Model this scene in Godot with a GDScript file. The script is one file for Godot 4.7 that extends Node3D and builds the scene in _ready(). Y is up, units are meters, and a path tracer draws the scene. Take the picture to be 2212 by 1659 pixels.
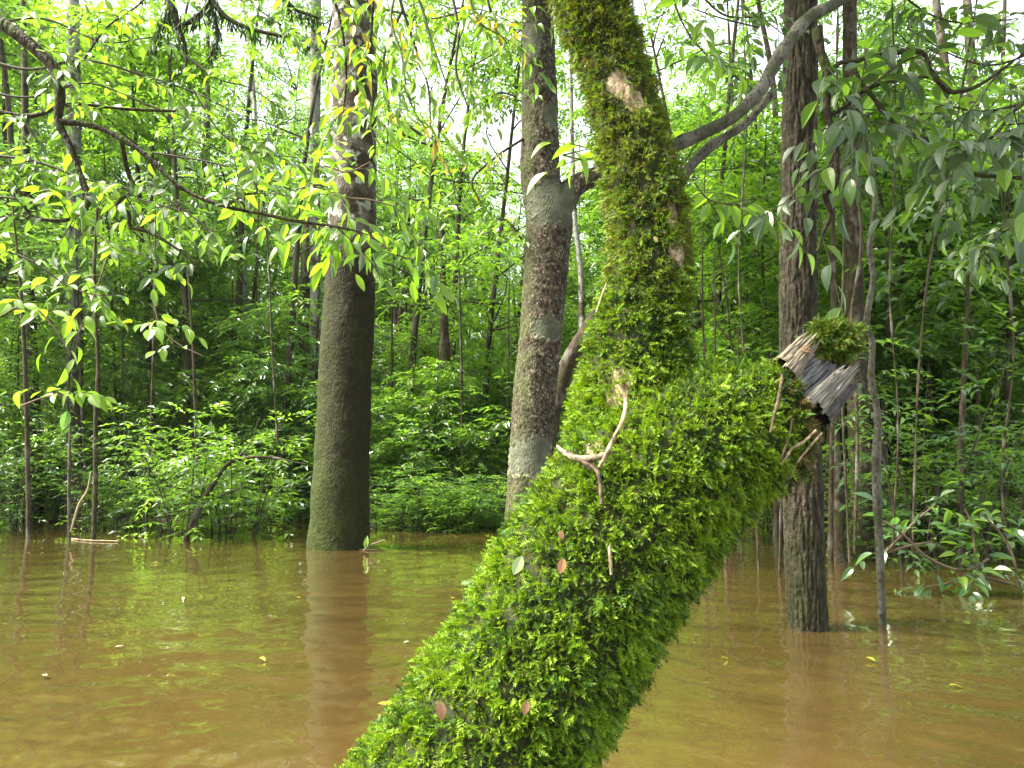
extends Node3D
# A flooded tropical forest: brown still water, a leaning trunk wrapped in moss close by, big trunks
# rising from the water behind it, and a dense wall of bushes and trees under a white overcast sky.

const FOCAL := 1700.0
const EYE := Vector3(0, 1.0, 0)
var look_up := Basis(Vector3.RIGHT, atan((1010.0 - 829.5) / FOCAL))
var rng := RandomNumberGenerator.new()
var taken := {}
var M := {}
var fine: FastNoiseLite
var mid: FastNoiseLite
var broad: FastNoiseLite
var cell: FastNoiseLite
var planted: Array = []
var leaf_shapes: Array = []


class Bag:
	var v := PackedVector3Array()
	var n := PackedVector3Array()
	var i := PackedInt32Array()
	var c := PackedColorArray()
	var u := PackedVector2Array()
	var lean := false


class Spine:
	var p := PackedVector3Array()
	var t := PackedVector3Array()
	var n := PackedVector3Array()
	var b := PackedVector3Array()
	var r := PackedFloat32Array()


func _ready() -> void:
	rng.seed = 4711
	make_camera_and_light()
	make_noises()
	make_materials()
	make_leaf_shapes()
	make_water()
	make_trunks()
	make_forest()
	make_stems()
	make_mossy_tree()
	make_branches()
	make_small_things()


# ---------------------------------------------------------------- camera, sky, exposure
func make_camera_and_light() -> void:
	var cam := Camera3D.new()
	cam.name = "camera"
	cam.fov = rad_to_deg(2.0 * atan(829.5 / FOCAL))
	cam.near = 0.05
	cam.far = 600.0
	cam.transform = Transform3D(look_up, EYE)
	add_child(cam)
	cam.current = true
	var env := Environment.new()
	env.background_mode = Environment.BG_SKY
	var sky := Sky.new()
	var sm := ProceduralSkyMaterial.new()
	sm.sky_top_color = Color(0.93, 0.96, 1.0)
	sm.sky_horizon_color = Color(0.97, 0.98, 1.0)
	sm.sky_curve = 0.2
	sm.ground_bottom_color = Color(0.2, 0.22, 0.15)
	sm.ground_horizon_color = Color(0.3, 0.33, 0.25)
	sm.sky_energy_multiplier = 0.66
	sky.sky_material = sm
	env.sky = sky
	env.tonemap_mode = Environment.TONE_MAPPER_LINEAR
	env.tonemap_exposure = 5.7
	env.fog_enabled = true
	env.fog_density = 0.00022
	env.fog_light_color = Color(0.86, 0.95, 0.93)
	env.sdfgi_enabled = true
	env.ssao_enabled = true
	env.ssil_enabled = true
	var we := WorldEnvironment.new()
	we.name = "world_environment"
	we.environment = env
	add_child(we)
	var sun := DirectionalLight3D.new()
	sun.name = "sun"
	sun.light_color = Color(1.0, 0.97, 0.9)
	sun.light_energy = 1.4
	sun.light_angular_distance = 24.0
	sun.shadow_enabled = true
	sun.rotation = Vector3(deg_to_rad(-52), deg_to_rad(-82), 0)
	add_child(sun)


# ---------------------------------------------------------------- helpers
func at(x: float, y: float, d: float) -> Vector3:
	# the place that a survey sighting (x, y) of the scene meets at d metres' ground distance
	var v := look_up * Vector3((x - 1106.0) / FOCAL, (829.5 - y) / FOCAL, -1.0)
	return EYE + v * (d / -v.z)


func on_water(x: float, y: float, lift := 0.0) -> Vector3:
	var v := look_up * Vector3((x - 1106.0) / FOCAL, (829.5 - y) / FOCAL, -1.0)
	return EYE + v * ((lift - EYE.y) / v.y)


func r(a: float, b: float) -> float:
	return rng.randf_range(a, b)


func numbered(called: String) -> String:
	var k: int = taken.get(called, 0)
	taken[called] = k + 1
	return called if k == 0 else "%s_%03d" % [called, k]


func tag(o: Node, label: String, category: String, group := "") -> void:
	o.set_meta("label", label)
	o.set_meta("category", category)
	if group:
		o.set_meta("group", group)


func thing(called: String, label: String, category: String, where: Vector3, group := "") -> Node3D:
	var o := Node3D.new()
	o.name = numbered(called)
	o.position = where
	tag(o, label, category, group)
	add_child(o, true)
	return o


func base_of(o: Node) -> Vector3:
	return o.position if o != self and o is Node3D else Vector3.ZERO


# a mesh given in world places, as a part of that thing (or at top level under self)
func part(called: String, mesh: Mesh, material: Material, parent: Node) -> MeshInstance3D:
	var o := MeshInstance3D.new()
	o.name = called if parent != self else numbered(called)
	o.mesh = mesh
	if material:
		o.material_override = material
	if parent != self:
		o.position = -base_of(parent)
	parent.add_child(o, true)
	return o


func close_bag(b: Bag) -> ArrayMesh:
	var m := ArrayMesh.new()
	add_surface(m, b, null)
	return m


func add_surface(m: ArrayMesh, b: Bag, material: Material) -> void:
	if b.v.is_empty():
		return
	var a := []
	a.resize(Mesh.ARRAY_MAX)
	a[Mesh.ARRAY_VERTEX] = b.v
	if b.n.size() == b.v.size():
		a[Mesh.ARRAY_NORMAL] = b.n
	if b.c.size() == b.v.size():
		a[Mesh.ARRAY_COLOR] = b.c
	if b.u.size() == b.v.size():
		a[Mesh.ARRAY_TEX_UV] = b.u
	if b.i.size():
		a[Mesh.ARRAY_INDEX] = b.i
	m.add_surface_from_arrays(Mesh.PRIMITIVE_TRIANGLES, a)
	if material:
		m.surface_set_material(m.get_surface_count() - 1, material)


# a smooth curve through points, with a frame that does not twist
func spine(pts: Array, rads: Array, step: float) -> Spine:
	var s := Spine.new()
	var count := pts.size()
	for k in count - 1:
		var p1: Vector3 = pts[k]
		var p2: Vector3 = pts[k + 1]
		var p0: Vector3 = pts[k - 1] if k > 0 else p1 * 2.0 - p2
		var p3: Vector3 = pts[k + 2] if k + 2 < count else p2 * 2.0 - p1
		var steps := maxi(1, ceili(p1.distance_to(p2) / step))
		for q in steps + (1 if k == count - 2 else 0):
			var f := float(q) / steps
			s.p.append(p1.cubic_interpolate(p2, p0, p3, f))
			s.r.append(lerpf(rads[k], rads[k + 1], smoothstep(0.0, 1.0, f) * 0.5 + f * 0.5))
	var last := s.p.size() - 1
	for k in last + 1:
		s.t.append((s.p[mini(k + 1, last)] - s.p[maxi(k - 1, 0)]).normalized())
	var nor := s.t[0].cross(Vector3.FORWARD if absf(s.t[0].z) < 0.8 else Vector3.RIGHT).normalized()
	for k in last + 1:
		nor = (nor - s.t[k] * nor.dot(s.t[k])).normalized()
		s.n.append(nor)
		s.b.append(s.t[k].cross(nor))
	return s


# a bark-covered tube; look(p, out) sets out[0] = metres outwards, out[1] = base colour
func tube(s: Spine, sides: int, look: Callable) -> ArrayMesh:
	var bag := Bag.new()
	var rings := s.p.size()
	var out := [0.0, Color.WHITE]
	bag.v.resize(rings * sides)
	bag.n.resize(rings * sides)
	bag.c.resize(rings * sides)
	for k in rings:
		for j in sides:
			var a := TAU * j / sides
			var d := s.n[k] * cos(a) + s.b[k] * sin(a)
			var p := s.p[k] + d * s.r[k]
			look.call(p, out)
			bag.v[k * sides + j] = p + d * float(out[0])
			bag.c[k * sides + j] = out[1]
	for k in rings:
		for j in sides:
			var up := bag.v[mini(k + 1, rings - 1) * sides + j] - bag.v[maxi(k - 1, 0) * sides + j]
			var round_ := bag.v[k * sides + (j + 1) % sides] - bag.v[k * sides + (j + sides - 1) % sides]
			bag.n[k * sides + j] = round_.cross(up).normalized()
	for k in rings - 1:
		for j in sides:
			var a0 := k * sides + j
			var a1 := k * sides + (j + 1) % sides
			bag.i.append_array([a0, a0 + sides, a1, a1, a0 + sides, a1 + sides])
	for end in [0, rings - 1]:
		var mid_at := bag.v.size()
		bag.v.append(s.p[end])
		bag.n.append(s.t[end] * (1.0 if end else -1.0))
		bag.c.append(bag.c[end * sides])
		for j in sides:
			if end:
				bag.i.append_array([mid_at, end * sides + (j + 1) % sides, end * sides + j])
			else:
				bag.i.append_array([mid_at, j, (j + 1) % sides])
	return close_bag(bag)


# a thin twig or stem joined to a bag
func stick(bag: Bag, pts: Array, rads: Array, sides := 5, step := 0.06) -> Spine:
	var s := spine(pts, rads, step)
	var first := bag.v.size()
	var rings := s.p.size()
	for k in rings:
		var bump := 1.0 + 0.22 * fine.get_noise_3dv(s.p[k] * 3.0)
		for j in sides:
			var a := TAU * j / sides
			var d := s.n[k] * cos(a) + s.b[k] * sin(a)
			bag.v.append(s.p[k] + d * s.r[k] * bump)
			bag.n.append(d)
	for k in rings - 1:
		for j in sides:
			var a0 := first + k * sides + j
			var a1 := first + k * sides + (j + 1) % sides
			bag.i.append_array([a0, a0 + sides, a1, a1, a0 + sides, a1 + sides])
	return s


func survey(rows: Array) -> Array:
	# [[x, y, distance, width], ...] -> [points, radii]
	var pts := []
	var rads := []
	for row in rows:
		pts.append(at(row[0], row[1], row[2]))
		rads.append(row[3] * 0.5 * row[2] / FOCAL)
	return [pts, rads]


# ---------------------------------------------------------------- noises and materials
func noise(kind: int, f: float, octaves: int, sd: int) -> FastNoiseLite:
	var n := FastNoiseLite.new()
	n.noise_type = kind
	n.seed = sd
	n.frequency = f
	n.fractal_octaves = octaves
	return n


func make_noises() -> void:
	fine = noise(FastNoiseLite.TYPE_SIMPLEX_SMOOTH, 14.0, 3, 11)
	mid = noise(FastNoiseLite.TYPE_SIMPLEX_SMOOTH, 3.0, 3, 12)
	broad = noise(FastNoiseLite.TYPE_SIMPLEX_SMOOTH, 0.6, 2, 13)
	cell = noise(FastNoiseLite.TYPE_CELLULAR, 6.0, 1, 14)
	cell.cellular_return_type = FastNoiseLite.RETURN_DISTANCE2_SUB


func lin(a: float, b: float, c: float) -> Color:
	return Color(a, b, c).linear_to_srgb()


func plain(called: String, c: Color, rough: float, spec := 0.5) -> StandardMaterial3D:
	var m := StandardMaterial3D.new()
	m.resource_name = called
	m.albedo_color = c
	m.roughness = rough
	m.metallic_specular = spec
	M[called] = m
	return m


func leafy(called: String, c: Color, through: Color, rough: float) -> void:
	var m := plain(called, c, rough, 0.58 if called.begins_with("leaf") else 0.4)
	if called.begins_with("leaf"):
		m.heightmap_enabled = true
		m.heightmap_texture = veins
		m.heightmap_scale = 0.25
	m.backlight_enabled = true
	m.backlight = through
	m.cull_mode = BaseMaterial3D.CULL_DISABLED


func noise_texture(n: FastNoiseLite, size: int, as_normal := false, strength := 8.0) -> NoiseTexture2D:
	var t := NoiseTexture2D.new()
	t.width = size
	t.height = size
	t.seamless = true
	t.seamless_blend_skirt = 0.3
	t.noise = n
	t.as_normal_map = as_normal
	t.bump_strength = strength
	return t


var veins: ImageTexture


# the relief of a leaf blade: a midrib and side veins
func make_veins() -> void:
	var im := Image.create_empty(128, 256, false, Image.FORMAT_RGB8)
	for y in 256:
		for x in 128:
			var u := absf(x - 63.5) / 64.0
			var t := y / 256.0
			var ph := fposmod((t - u * 0.22) * 11.0, 1.0)
			var rib := 1.0 - smoothstep(0.0, 0.05, u)
			var side := (1.0 - smoothstep(0.0, 0.16, absf(ph - 0.5))) * (1.0 - u) * 0.6
			var g := 0.65 - 0.45 * maxf(rib, side) + 0.05 * fine.get_noise_2d(x * 0.02, y * 0.02)
			im.set_pixel(x, y, Color(g, g, g))
	veins = ImageTexture.create_from_image(im)


func make_materials() -> void:
	make_veins()
	leafy("leaf_lime", lin(0.1, 0.17, 0.014), lin(0.28, 0.54, 0.016), 0.4)
	leafy("leaf_bright", lin(0.075, 0.13, 0.016), lin(0.27, 0.52, 0.022), 0.36)
	leafy("leaf_green", lin(0.035, 0.075, 0.018), lin(0.18, 0.36, 0.02), 0.28)
	leafy("leaf_deep", lin(0.018, 0.042, 0.014), lin(0.07, 0.15, 0.015), 0.5)
	leafy("leaf_blue", lin(0.032, 0.07, 0.026), lin(0.14, 0.3, 0.05), 0.22)
	leafy("leaf_yellow", lin(0.28, 0.22, 0.012), lin(0.36, 0.3, 0.01), 0.4)
	leafy("leaf_brown", lin(0.15, 0.075, 0.03), lin(0.18, 0.07, 0.02), 0.6)
	leafy("leaf_orange", lin(0.24, 0.11, 0.035), lin(0.1, 0.04, 0.01), 0.5)
	leafy("leaf_pale", lin(0.2, 0.28, 0.12), lin(0.2, 0.28, 0.08), 0.5)
	leafy("moss_bright", lin(0.14, 0.235, 0.007), lin(0.14, 0.22, 0.004), 0.6)
	leafy("moss_green", lin(0.05, 0.115, 0.007), lin(0.06, 0.12, 0.004), 0.6)
	leafy("moss_deep", lin(0.022, 0.052, 0.008), lin(0.03, 0.06, 0.004), 0.7)
	leafy("moss_olive", lin(0.1, 0.125, 0.014), lin(0.08, 0.08, 0.006), 0.7)
	leafy("moss_brown", lin(0.12, 0.09, 0.03), lin(0.1, 0.07, 0.02), 0.85)
	plain("twig_dark", lin(0.03, 0.024, 0.014), 0.85)
	plain("twig_mossy", lin(0.05, 0.05, 0.014), 0.9)
	plain("twig_pale", lin(0.36, 0.27, 0.17), 0.8)
	plain("twig_brown", lin(0.1, 0.07, 0.042), 0.8)
	plain("twig_green", lin(0.09, 0.12, 0.03), 0.7)
	var grain := noise_texture(noise(FastNoiseLite.TYPE_SIMPLEX, 0.03, 5, 21), 512)
	var bark := plain("bark", Color.WHITE, 0.85, 0.35)
	bark.vertex_color_use_as_albedo = true
	bark.heightmap_enabled = true
	bark.heightmap_texture = grain
	bark.heightmap_scale = 1.2
	bark.uv1_triplanar = true
	bark.uv1_world_triplanar = true
	bark.uv1_scale = Vector3(2.2, 1.1, 2.2)
	var wood := plain("wood", Color.WHITE, 0.75, 0.35)
	wood.vertex_color_use_as_albedo = true
	var water := plain("water", lin(0.064, 0.0415, 0.0125), 0.01, 0.6)
	water.clearcoat_enabled = true
	water.clearcoat = 0.8
	water.clearcoat_roughness = 0.01
	var rip := noise(FastNoiseLite.TYPE_SIMPLEX_SMOOTH, 0.02, 3, 31)
	rip.fractal_gain = 0.38
	rip.domain_warp_enabled = true
	rip.domain_warp_amplitude = 25.0
	rip.domain_warp_frequency = 0.008
	water.normal_enabled = true
	water.normal_texture = noise_texture(rip, 1024, true, 3.0)
	water.normal_scale = 0.45
	water.uv1_triplanar = true
	water.uv1_world_triplanar = true
	water.uv1_scale = Vector3(0.17, 0.17, 0.27)


# ---------------------------------------------------------------- water
func make_water() -> void:
	# lines lie close together near the boat and far apart towards the horizon
	var xs := PackedFloat32Array()
	var zs := PackedFloat32Array()
	for k in 361:
		var f := (k - 180) / 180.0
		xs.append(signf(f) * (absf(f) * 6.0 + pow(absf(f), 6.0) * 320.0))
	for k in 421:
		var f := k / 420.0
		zs.append(3.0 - f * 17.0 - pow(f, 7.0) * 400.0)
	var swell := noise(FastNoiseLite.TYPE_SIMPLEX_SMOOTH, 1.5, 2, 41)
	var long := noise(FastNoiseLite.TYPE_SIMPLEX_SMOOTH, 0.35, 1, 42)
	var chop := noise(FastNoiseLite.TYPE_SIMPLEX_SMOOTH, 6.5, 2, 43)
	var b := Bag.new()
	for z in zs:
		for x in xs:
			var near_ := 1.0 - smoothstep(14.0, 40.0, absf(x) + absf(z))
			b.v.append(Vector3(x, near_ * (0.008 * swell.get_noise_2d(x, z * 1.6) + 0.006 * long.get_noise_2d(x, z)) + smoothstep(-6.5, -2.4, z) * 0.0085 * maxf(0.08, 0.45 + long.get_noise_2d(x * 2.0, z * 2.0 + 30.0)) * chop.get_noise_2d(x, z * 1.5), z))
	var w := xs.size()
	for k in zs.size():
		for j in w:
			var du := b.v[k * w + mini(j + 1, w - 1)] - b.v[k * w + maxi(j - 1, 0)]
			var dv := b.v[mini(k + 1, zs.size() - 1) * w + j] - b.v[maxi(k - 1, 0) * w + j]
			b.n.append(du.cross(dv).normalized())
	for k in zs.size() - 1:
		for j in w - 1:
			var a := k * w + j
			b.i.append_array([a, a + w, a + 1, a + 1, a + w, a + w + 1])
	var o := part("water", close_bag(b), M.water, self)
	o.set_meta("kind", "structure")


# ---------------------------------------------------------------- bark
func look_big(p: Vector3, out: Array) -> void:
	var n1 := mid.get_noise_3dv(p)
	var n2 := fine.get_noise_3dv(p)
	var n3 := broad.get_noise_3dv(p * 1.7)
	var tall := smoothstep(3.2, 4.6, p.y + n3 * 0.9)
	var c := Color(0.036, 0.027, 0.015).lerp(Color(0.062, 0.047, 0.027), clampf(0.5 + n2, 0, 1))
	var side := smoothstep(-2.05, -2.65, p.x + n1 * 0.18 + (p.y - 2.0) * 0.05)
	var moss := clampf(0.22 + side * 0.9 + n1 * 0.6 + smoothstep(1.3, 0.2, p.y) * 0.35, 0, 1) * (1.0 - smoothstep(2.6, 4.2, p.y + n1))
	c = c.lerp(Color(0.045, 0.062, 0.008).lerp(Color(0.09, 0.11, 0.016), clampf(0.4 + n2 * 1.2, 0, 1)), moss)
	var grey := Color(0.12, 0.105, 0.08).lerp(Color(0.2, 0.19, 0.16), clampf(0.5 + n2 * 1.2, 0, 1))
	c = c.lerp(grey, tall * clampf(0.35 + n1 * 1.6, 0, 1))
	var lichen := smoothstep(0.22, 0.3, mid.get_noise_3dv(p * 1.3 + Vector3(7, 3, 1)) + 0.3 * n2)
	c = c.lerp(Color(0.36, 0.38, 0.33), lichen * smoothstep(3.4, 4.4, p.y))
	var spots := smoothstep(0.52, 0.6, fine.get_noise_3dv(p * 0.7 + Vector3(1, 8, 2)))
	c = c.lerp(Color(0.16, 0.17, 0.11), spots * 0.6)
	c = c * (1.0 + 0.5 * fine.get_noise_3d(p.x * 2.2, p.y * 0.5, p.z * 2.2))
	out[0] = n1 * 0.012 + n2 * 0.004 + n3 * 0.02
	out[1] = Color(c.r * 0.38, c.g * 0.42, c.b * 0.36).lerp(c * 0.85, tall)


var grey_patches: Array = []


func look_grey(p: Vector3, out: Array) -> void:
	var n1 := mid.get_noise_3dv(p * 2.0)
	var n2 := fine.get_noise_3d(p.x * 1.6, p.y * 0.9, p.z * 1.6)
	var n3 := fine.get_noise_3dv(p * 3.1 + Vector3(5, 5, 5))
	var rough := clampf(0.45 + n2 * 1.3 + n3 * 0.7, 0, 1)
	var c := Color(0.028, 0.02, 0.012).lerp(Color(0.13, 0.1, 0.065), rough)
	c = c.lerp(Color(0.4, 0.33, 0.24), smoothstep(0.3, 0.55, n3 + n1 * 0.5))
	c = c.lerp(Color(0.07, 0.085, 0.02), clampf(smoothstep(-0.05, -0.2, p.x - (0.28 + p.y * 0.02)) * (0.5 + n1), 0, 0.7))
	var up := 0.006 * n2 + 0.012 * n1 + 0.006 * n3
	for q in grey_patches:
		var e := pow((p.x - q[0]) / q[2], 2) + pow((p.y - q[1]) / q[3], 2) + n1 * 0.8 + n2 * 0.5 + n3 * 0.3
		if e < 1.0:
			c = Color(0.1, 0.1, 0.065).lerp(Color(0.17, 0.17, 0.11), clampf(0.5 + n1 * 1.4 + n2 * 0.6, 0, 1))
			up = -0.006
		elif e < 1.3 and p.y < q[1] + q[3] * 0.25 and q[4]:
			c = Color(0.4, 0.34, 0.23).lerp(c, clampf(0.5 + n3 * 1.5, 0, 1))
			up = 0.006
	out[0] = up
	out[1] = Color(c.r * 0.7, c.g * 0.76, c.b * 0.8)


func look_furrowed(p: Vector3, out: Array) -> void:
	var ridge := 1.0 - absf(fine.get_noise_3d(p.x * 1.5, p.y * 0.16, p.z * 1.5)) * 2.6
	var n2 := fine.get_noise_3d(p.x * 3.0, p.y * 1.2, p.z * 3.0)
	var n1 := mid.get_noise_3dv(p)
	var f := clampf(ridge, 0, 1)
	var c := Color(0.14, 0.105, 0.065).lerp(Color(0.02, 0.014, 0.009), f * f)
	c = c.lerp(Color(0.3, 0.25, 0.18), smoothstep(0.22, 0.5, n2) * (1.0 - f) * 1.2)
	c = c.lerp(Color(0.05, 0.065, 0.012), clampf(smoothstep(0.9, 0.0, p.y) * 0.5 + n1 * 0.6, 0, 0.65))
	out[0] = -0.013 * f + 0.004 * n2 + 0.008 * n1
	out[1] = Color(c.r * 0.3, c.g * 0.335, c.b * 0.33)


func look_pale(p: Vector3, out: Array) -> void:
	var n1 := mid.get_noise_3d(p.x * 1.4, p.y * 0.8, p.z * 1.4)
	var n2 := fine.get_noise_3dv(p)
	var dark := Color(0.05, 0.042, 0.03).lerp(Color(0.1, 0.085, 0.06), clampf(0.5 + n2, 0, 1))
	var pale := Color(0.17, 0.17, 0.15).lerp(Color(0.32, 0.32, 0.29), clampf(0.5 + n2, 0, 1))
	out[0] = 0.006 * n1 + 0.002 * n2
	out[1] = dark.lerp(pale, smoothstep(-0.1, 0.15, n1 + 0.3 * n2 + smoothstep(1.5, 5.5, p.y) * 0.75 - 0.5))


func look_brown(p: Vector3, out: Array) -> void:
	var n1 := mid.get_noise_3dv(p)
	var n2 := fine.get_noise_3d(p.x, p.y * 0.5, p.z)
	var c := Color(0.035, 0.026, 0.016).lerp(Color(0.13, 0.1, 0.065), clampf(0.45 + n2 * 1.1, 0, 1))
	c = c.lerp(Color(0.24, 0.23, 0.19), smoothstep(0.25, 0.4, n1 + n2 * 0.3) * 0.6)
	c = c.lerp(Color(0.05, 0.06, 0.014), smoothstep(0.1, 0.3, -n1) * 0.7)
	out[0] = 0.008 * n1 + 0.004 * n2
	out[1] = c * 0.62


func look_twig(p: Vector3, out: Array) -> void:
	var n1 := mid.get_noise_3dv(p * 3.0)
	var n2 := fine.get_noise_3dv(p * 3.0)
	var c := Color(0.02, 0.016, 0.01).lerp(Color(0.075, 0.06, 0.04), clampf(0.45 + n2 * 1.2, 0, 1))
	out[0] = 0.004 * n1 + 0.002 * n2
	out[1] = (c * 0.7).lerp(Color(0.04, 0.055, 0.009), smoothstep(0.0, 0.3, n1) * 0.8)


func look_grey_limb(p: Vector3, out: Array) -> void:
	var n1 := mid.get_noise_3dv(p * 2.2)
	var n2 := fine.get_noise_3dv(p * 2.5)
	var c := Color(0.1, 0.09, 0.06).lerp(Color(0.24, 0.235, 0.185), clampf(0.5 + n1 * 1.3 + n2 * 0.5, 0, 1))
	c = c.lerp(Color(0.05, 0.045, 0.03), smoothstep(0.25, 0.4, n2))
	out[0] = 0.004 * n1 + 0.0015 * n2
	out[1] = (c * 0.5).lerp(Color(0.045, 0.055, 0.02), smoothstep(0.1, 0.4, -n1) * 0.6)


# ---------------------------------------------------------------- leaves
# leaf along +z, width along x, a fold along the midrib and a curved tip; unit length and width
func make_leaf_shapes() -> void:
	for k in 5:
		var b := Bag.new()
		var uv := PackedVector2Array()
		var curl: float = [0.1, 0.28, 0.45, 0.18, 0.6][k]
		var fold: float = [0.12, 0.2, 0.1, 0.3, 0.22][k]
		var tip: float = [0.0, 0.1, -0.08, 0.05, -0.12][k]
		var ts := [0.0, 0.14, 0.34, 0.56, 0.78, 0.92, 1.0]
		var ws := [0.0, 0.58, 0.96, 1.0, 0.64, 0.24, 0.0]
		var m := []
		var lft := []
		var rgt := []
		for q in ts.size():
			var t: float = ts[q]
			var y := -curl * t * t
			m.append(Vector3(tip * t * t, y, t))
			lft.append(Vector3(tip * t * t - ws[q] * 0.5, y + fold * ws[q] * 0.5, t + 0.02))
			rgt.append(Vector3(tip * t * t + ws[q] * 0.5, y + fold * ws[q] * 0.5, t + 0.02))
		for q in ts.size() - 1:
			for side in [[m, rgt], [lft, m]]:
				var a: Vector3 = side[0][q]
				var c: Vector3 = side[1][q]
				var d: Vector3 = side[0][q + 1]
				var e: Vector3 = side[1][q + 1]
				var first: bool = side[0] == m
				var u0 := 0.5 if first else 0.5 - float(ws[q]) * 0.5
				var u1 := 0.5 + float(ws[q]) * 0.5 if first else 0.5
				var v0 := 0.5 if first else 0.5 - float(ws[q + 1]) * 0.5
				var v1 := 0.5 + float(ws[q + 1]) * 0.5 if first else 0.5
				var tilt := Vector3(-fold if first else fold, 1, 0)
				for tri in [[[a, u0, q], [c, u1, q], [d, v0, q + 1]], [[c, u1, q], [e, v1, q + 1], [d, v0, q + 1]]]:
					if (tri[1][0] - tri[0][0]).cross(tri[2][0] - tri[0][0]).length() > 1e-6:
						for w in tri:
							b.v.append(w[0])
							b.n.append((tilt + Vector3(0, 0, 2.0 * curl * ts[w[2]])).normalized())
							uv.append(Vector2(w[1], ts[w[2]]))
		b.u = uv
		leaf_shapes.append(close_bag(b))


func leaf_basis(dir: Vector3, up: Vector3, l: float, w: float) -> Basis:
	var z := dir.normalized()
	var x := up.cross(z)
	if x.length() < 0.05:
		x = Vector3.RIGHT.cross(z)
	x = x.normalized()
	return Basis(x * w, z.cross(x) * l, z * l)


# one leaf of a thing, a mesh of its own
func leaf(root: Node3D, where: Vector3, dir: Vector3, up: Vector3, l: float, w: float, material: Material) -> void:
	var o := MeshInstance3D.new()
	o.name = "leaf"
	o.mesh = leaf_shapes[rng.randi() % leaf_shapes.size()]
	o.material_override = material
	o.transform = Transform3D(leaf_basis(dir, up, l, w), where - root.position)
	root.add_child(o, true)


func far_leaf(b: Bag, where: Vector3, dir: Vector3, up: Vector3, l: float, w: float) -> void:
	var z := dir.normalized()
	var x := up.cross(z).normalized()
	var y := z.cross(x)
	var f := y * w * 0.18
	var m := where + z * l * 0.5 - y * l * 0.02
	var e := where + z * l - y * l * 0.16
	var p1 := where + z * l * 0.42 + x * w * 0.5 + f
	var p2 := where + z * l * 0.42 - x * w * 0.5 + f
	if b.lean:
		b.v.append_array([where, e, p1, where, p2, e])
	else:
		b.v.append_array([where, m, p1, p1, m, e, where, p2, m, m, p2, e])


func pick(bags: Array, shares: Array) -> Bag:
	var f := rng.randf()
	for k in shares.size():
		f -= shares[k]
		if f < 0.0:
			return bags[k]
	return bags[0]


func spray(bags: Array, shares: Array, where: Vector3, dir: Vector3, l: float, count: int, size: float, slim: float) -> void:
	var d := dir.normalized()
	var side := d.cross(Vector3.UP).normalized()
	var main := pick(bags, shares)
	for k in count:
		var t := (k + 0.6) / count
		var p := where + d * l * t - Vector3.UP * l * 0.35 * t * t
		var s := 1.0 if k % 2 else -1.0
		var ld := d * r(0.35, 0.9) + side * s * r(0.5, 1.0) + Vector3.UP * r(-0.55, 0.2)
		if k == count - 1:
			ld = d - Vector3.UP * 0.4
		var up := Vector3(r(-0.5, 0.5), 1.0, r(-0.5, 0.5))
		var lsize := size * r(0.7, 1.2)
		far_leaf(main if rng.randf() < 0.7 else pick(bags, shares), p, ld, up, lsize, lsize * slim)


# ---------------------------------------------------------------- trees of the forest
func crown_mesh(bags: Array, mats: Array) -> ArrayMesh:
	var m := ArrayMesh.new()
	for k in bags.size():
		add_surface(m, bags[k], M[mats[k]])
	return m


# height, bare share of the height, crown radius, limbs, clumps per limb, sprays per clump, leaf length, slimness
func grow_tree(h: float, bare_share: float, wide: float, limbs: int, clumps: int, sprays: int, size: float, slim: float, thick: float, mats: Array, shares: Array) -> Dictionary:
	var bags := []
	for k in mats.size():
		bags.append(Bag.new())
		bags[k].lean = true
	var lean := Vector3(r(-0.09, 0.09), 0, r(-0.09, 0.09)) * h
	var pts := [Vector3(0, -0.4, 0), Vector3(r(-0.1, 0.1), h * 0.25, r(-0.1, 0.1)) + lean * 0.1, Vector3(r(-0.25, 0.25), h * 0.6, r(-0.25, 0.25)) + lean * 0.5, Vector3(0, h * 0.95, 0) + lean]
	var s := spine(pts, [thick, thick * 0.8, thick * 0.5, thick * 0.12], h / 40.0)
	var trunk := ArrayMesh.new()
	add_surface(trunk, surface_bag(tube(s, 9, look_brown)), M.bark)
	var wood := Bag.new()
	for k in limbs:
		var f := bare_share + (1.0 - bare_share) * pow(rng.randf(), 0.85)
		var ring := mini(int(f * s.p.size()), s.p.size() - 1)
		var a := k * 2.4 + r(-0.8, 0.8)
		var shape := 0.45 + 0.55 * sin(PI * clampf((f - bare_share) / (1.0 - bare_share) * 0.75 + 0.2, 0, 1))
		var reach := wide * shape * r(0.35, 1.2)
		var out := Vector3(cos(a), 0, sin(a))
		var p0 := s.p[ring]
		var p1 := p0 + out * reach * 0.5 + Vector3(r(-0.2, 0.2), r(0.05, 0.5), r(-0.2, 0.2)) * reach
		var p2 := p0 + out * reach + Vector3(r(-0.3, 0.3), r(-0.15, 0.7), r(-0.3, 0.3)) * reach
		stick(wood, [p0, p1, p2], [thick * 0.2 + 0.004, thick * 0.12 + 0.003, 0.003], 4, reach / 4.0 + 0.05)
		for q in clumps:
			var t := r(0.25, 1.1)
			var c := p0.lerp(p1, t * 2.0) if t < 0.5 else p1.lerp(p2, t * 2.0 - 1.0)
			c += Vector3(r(-1, 1), r(-0.5, 0.5), r(-1, 1)) * 0.25 * reach
			var spread := size * r(2.2, 4.6)
			for w in sprays:
				var e := Vector3(r(-1, 1), r(-0.5, 0.5), r(-1, 1))
				var sd := Vector3(e.x, e.y * 0.6 + r(-0.3, 0.25), e.z)
				spray(bags, shares, c + e * spread * 0.7, sd, size * r(1.8, 3.4), 8, size, slim)
	add_surface(trunk, wood, M.twig_dark)
	return {"trunk": trunk, "crown": crown_mesh(bags, mats), "h": h}


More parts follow.
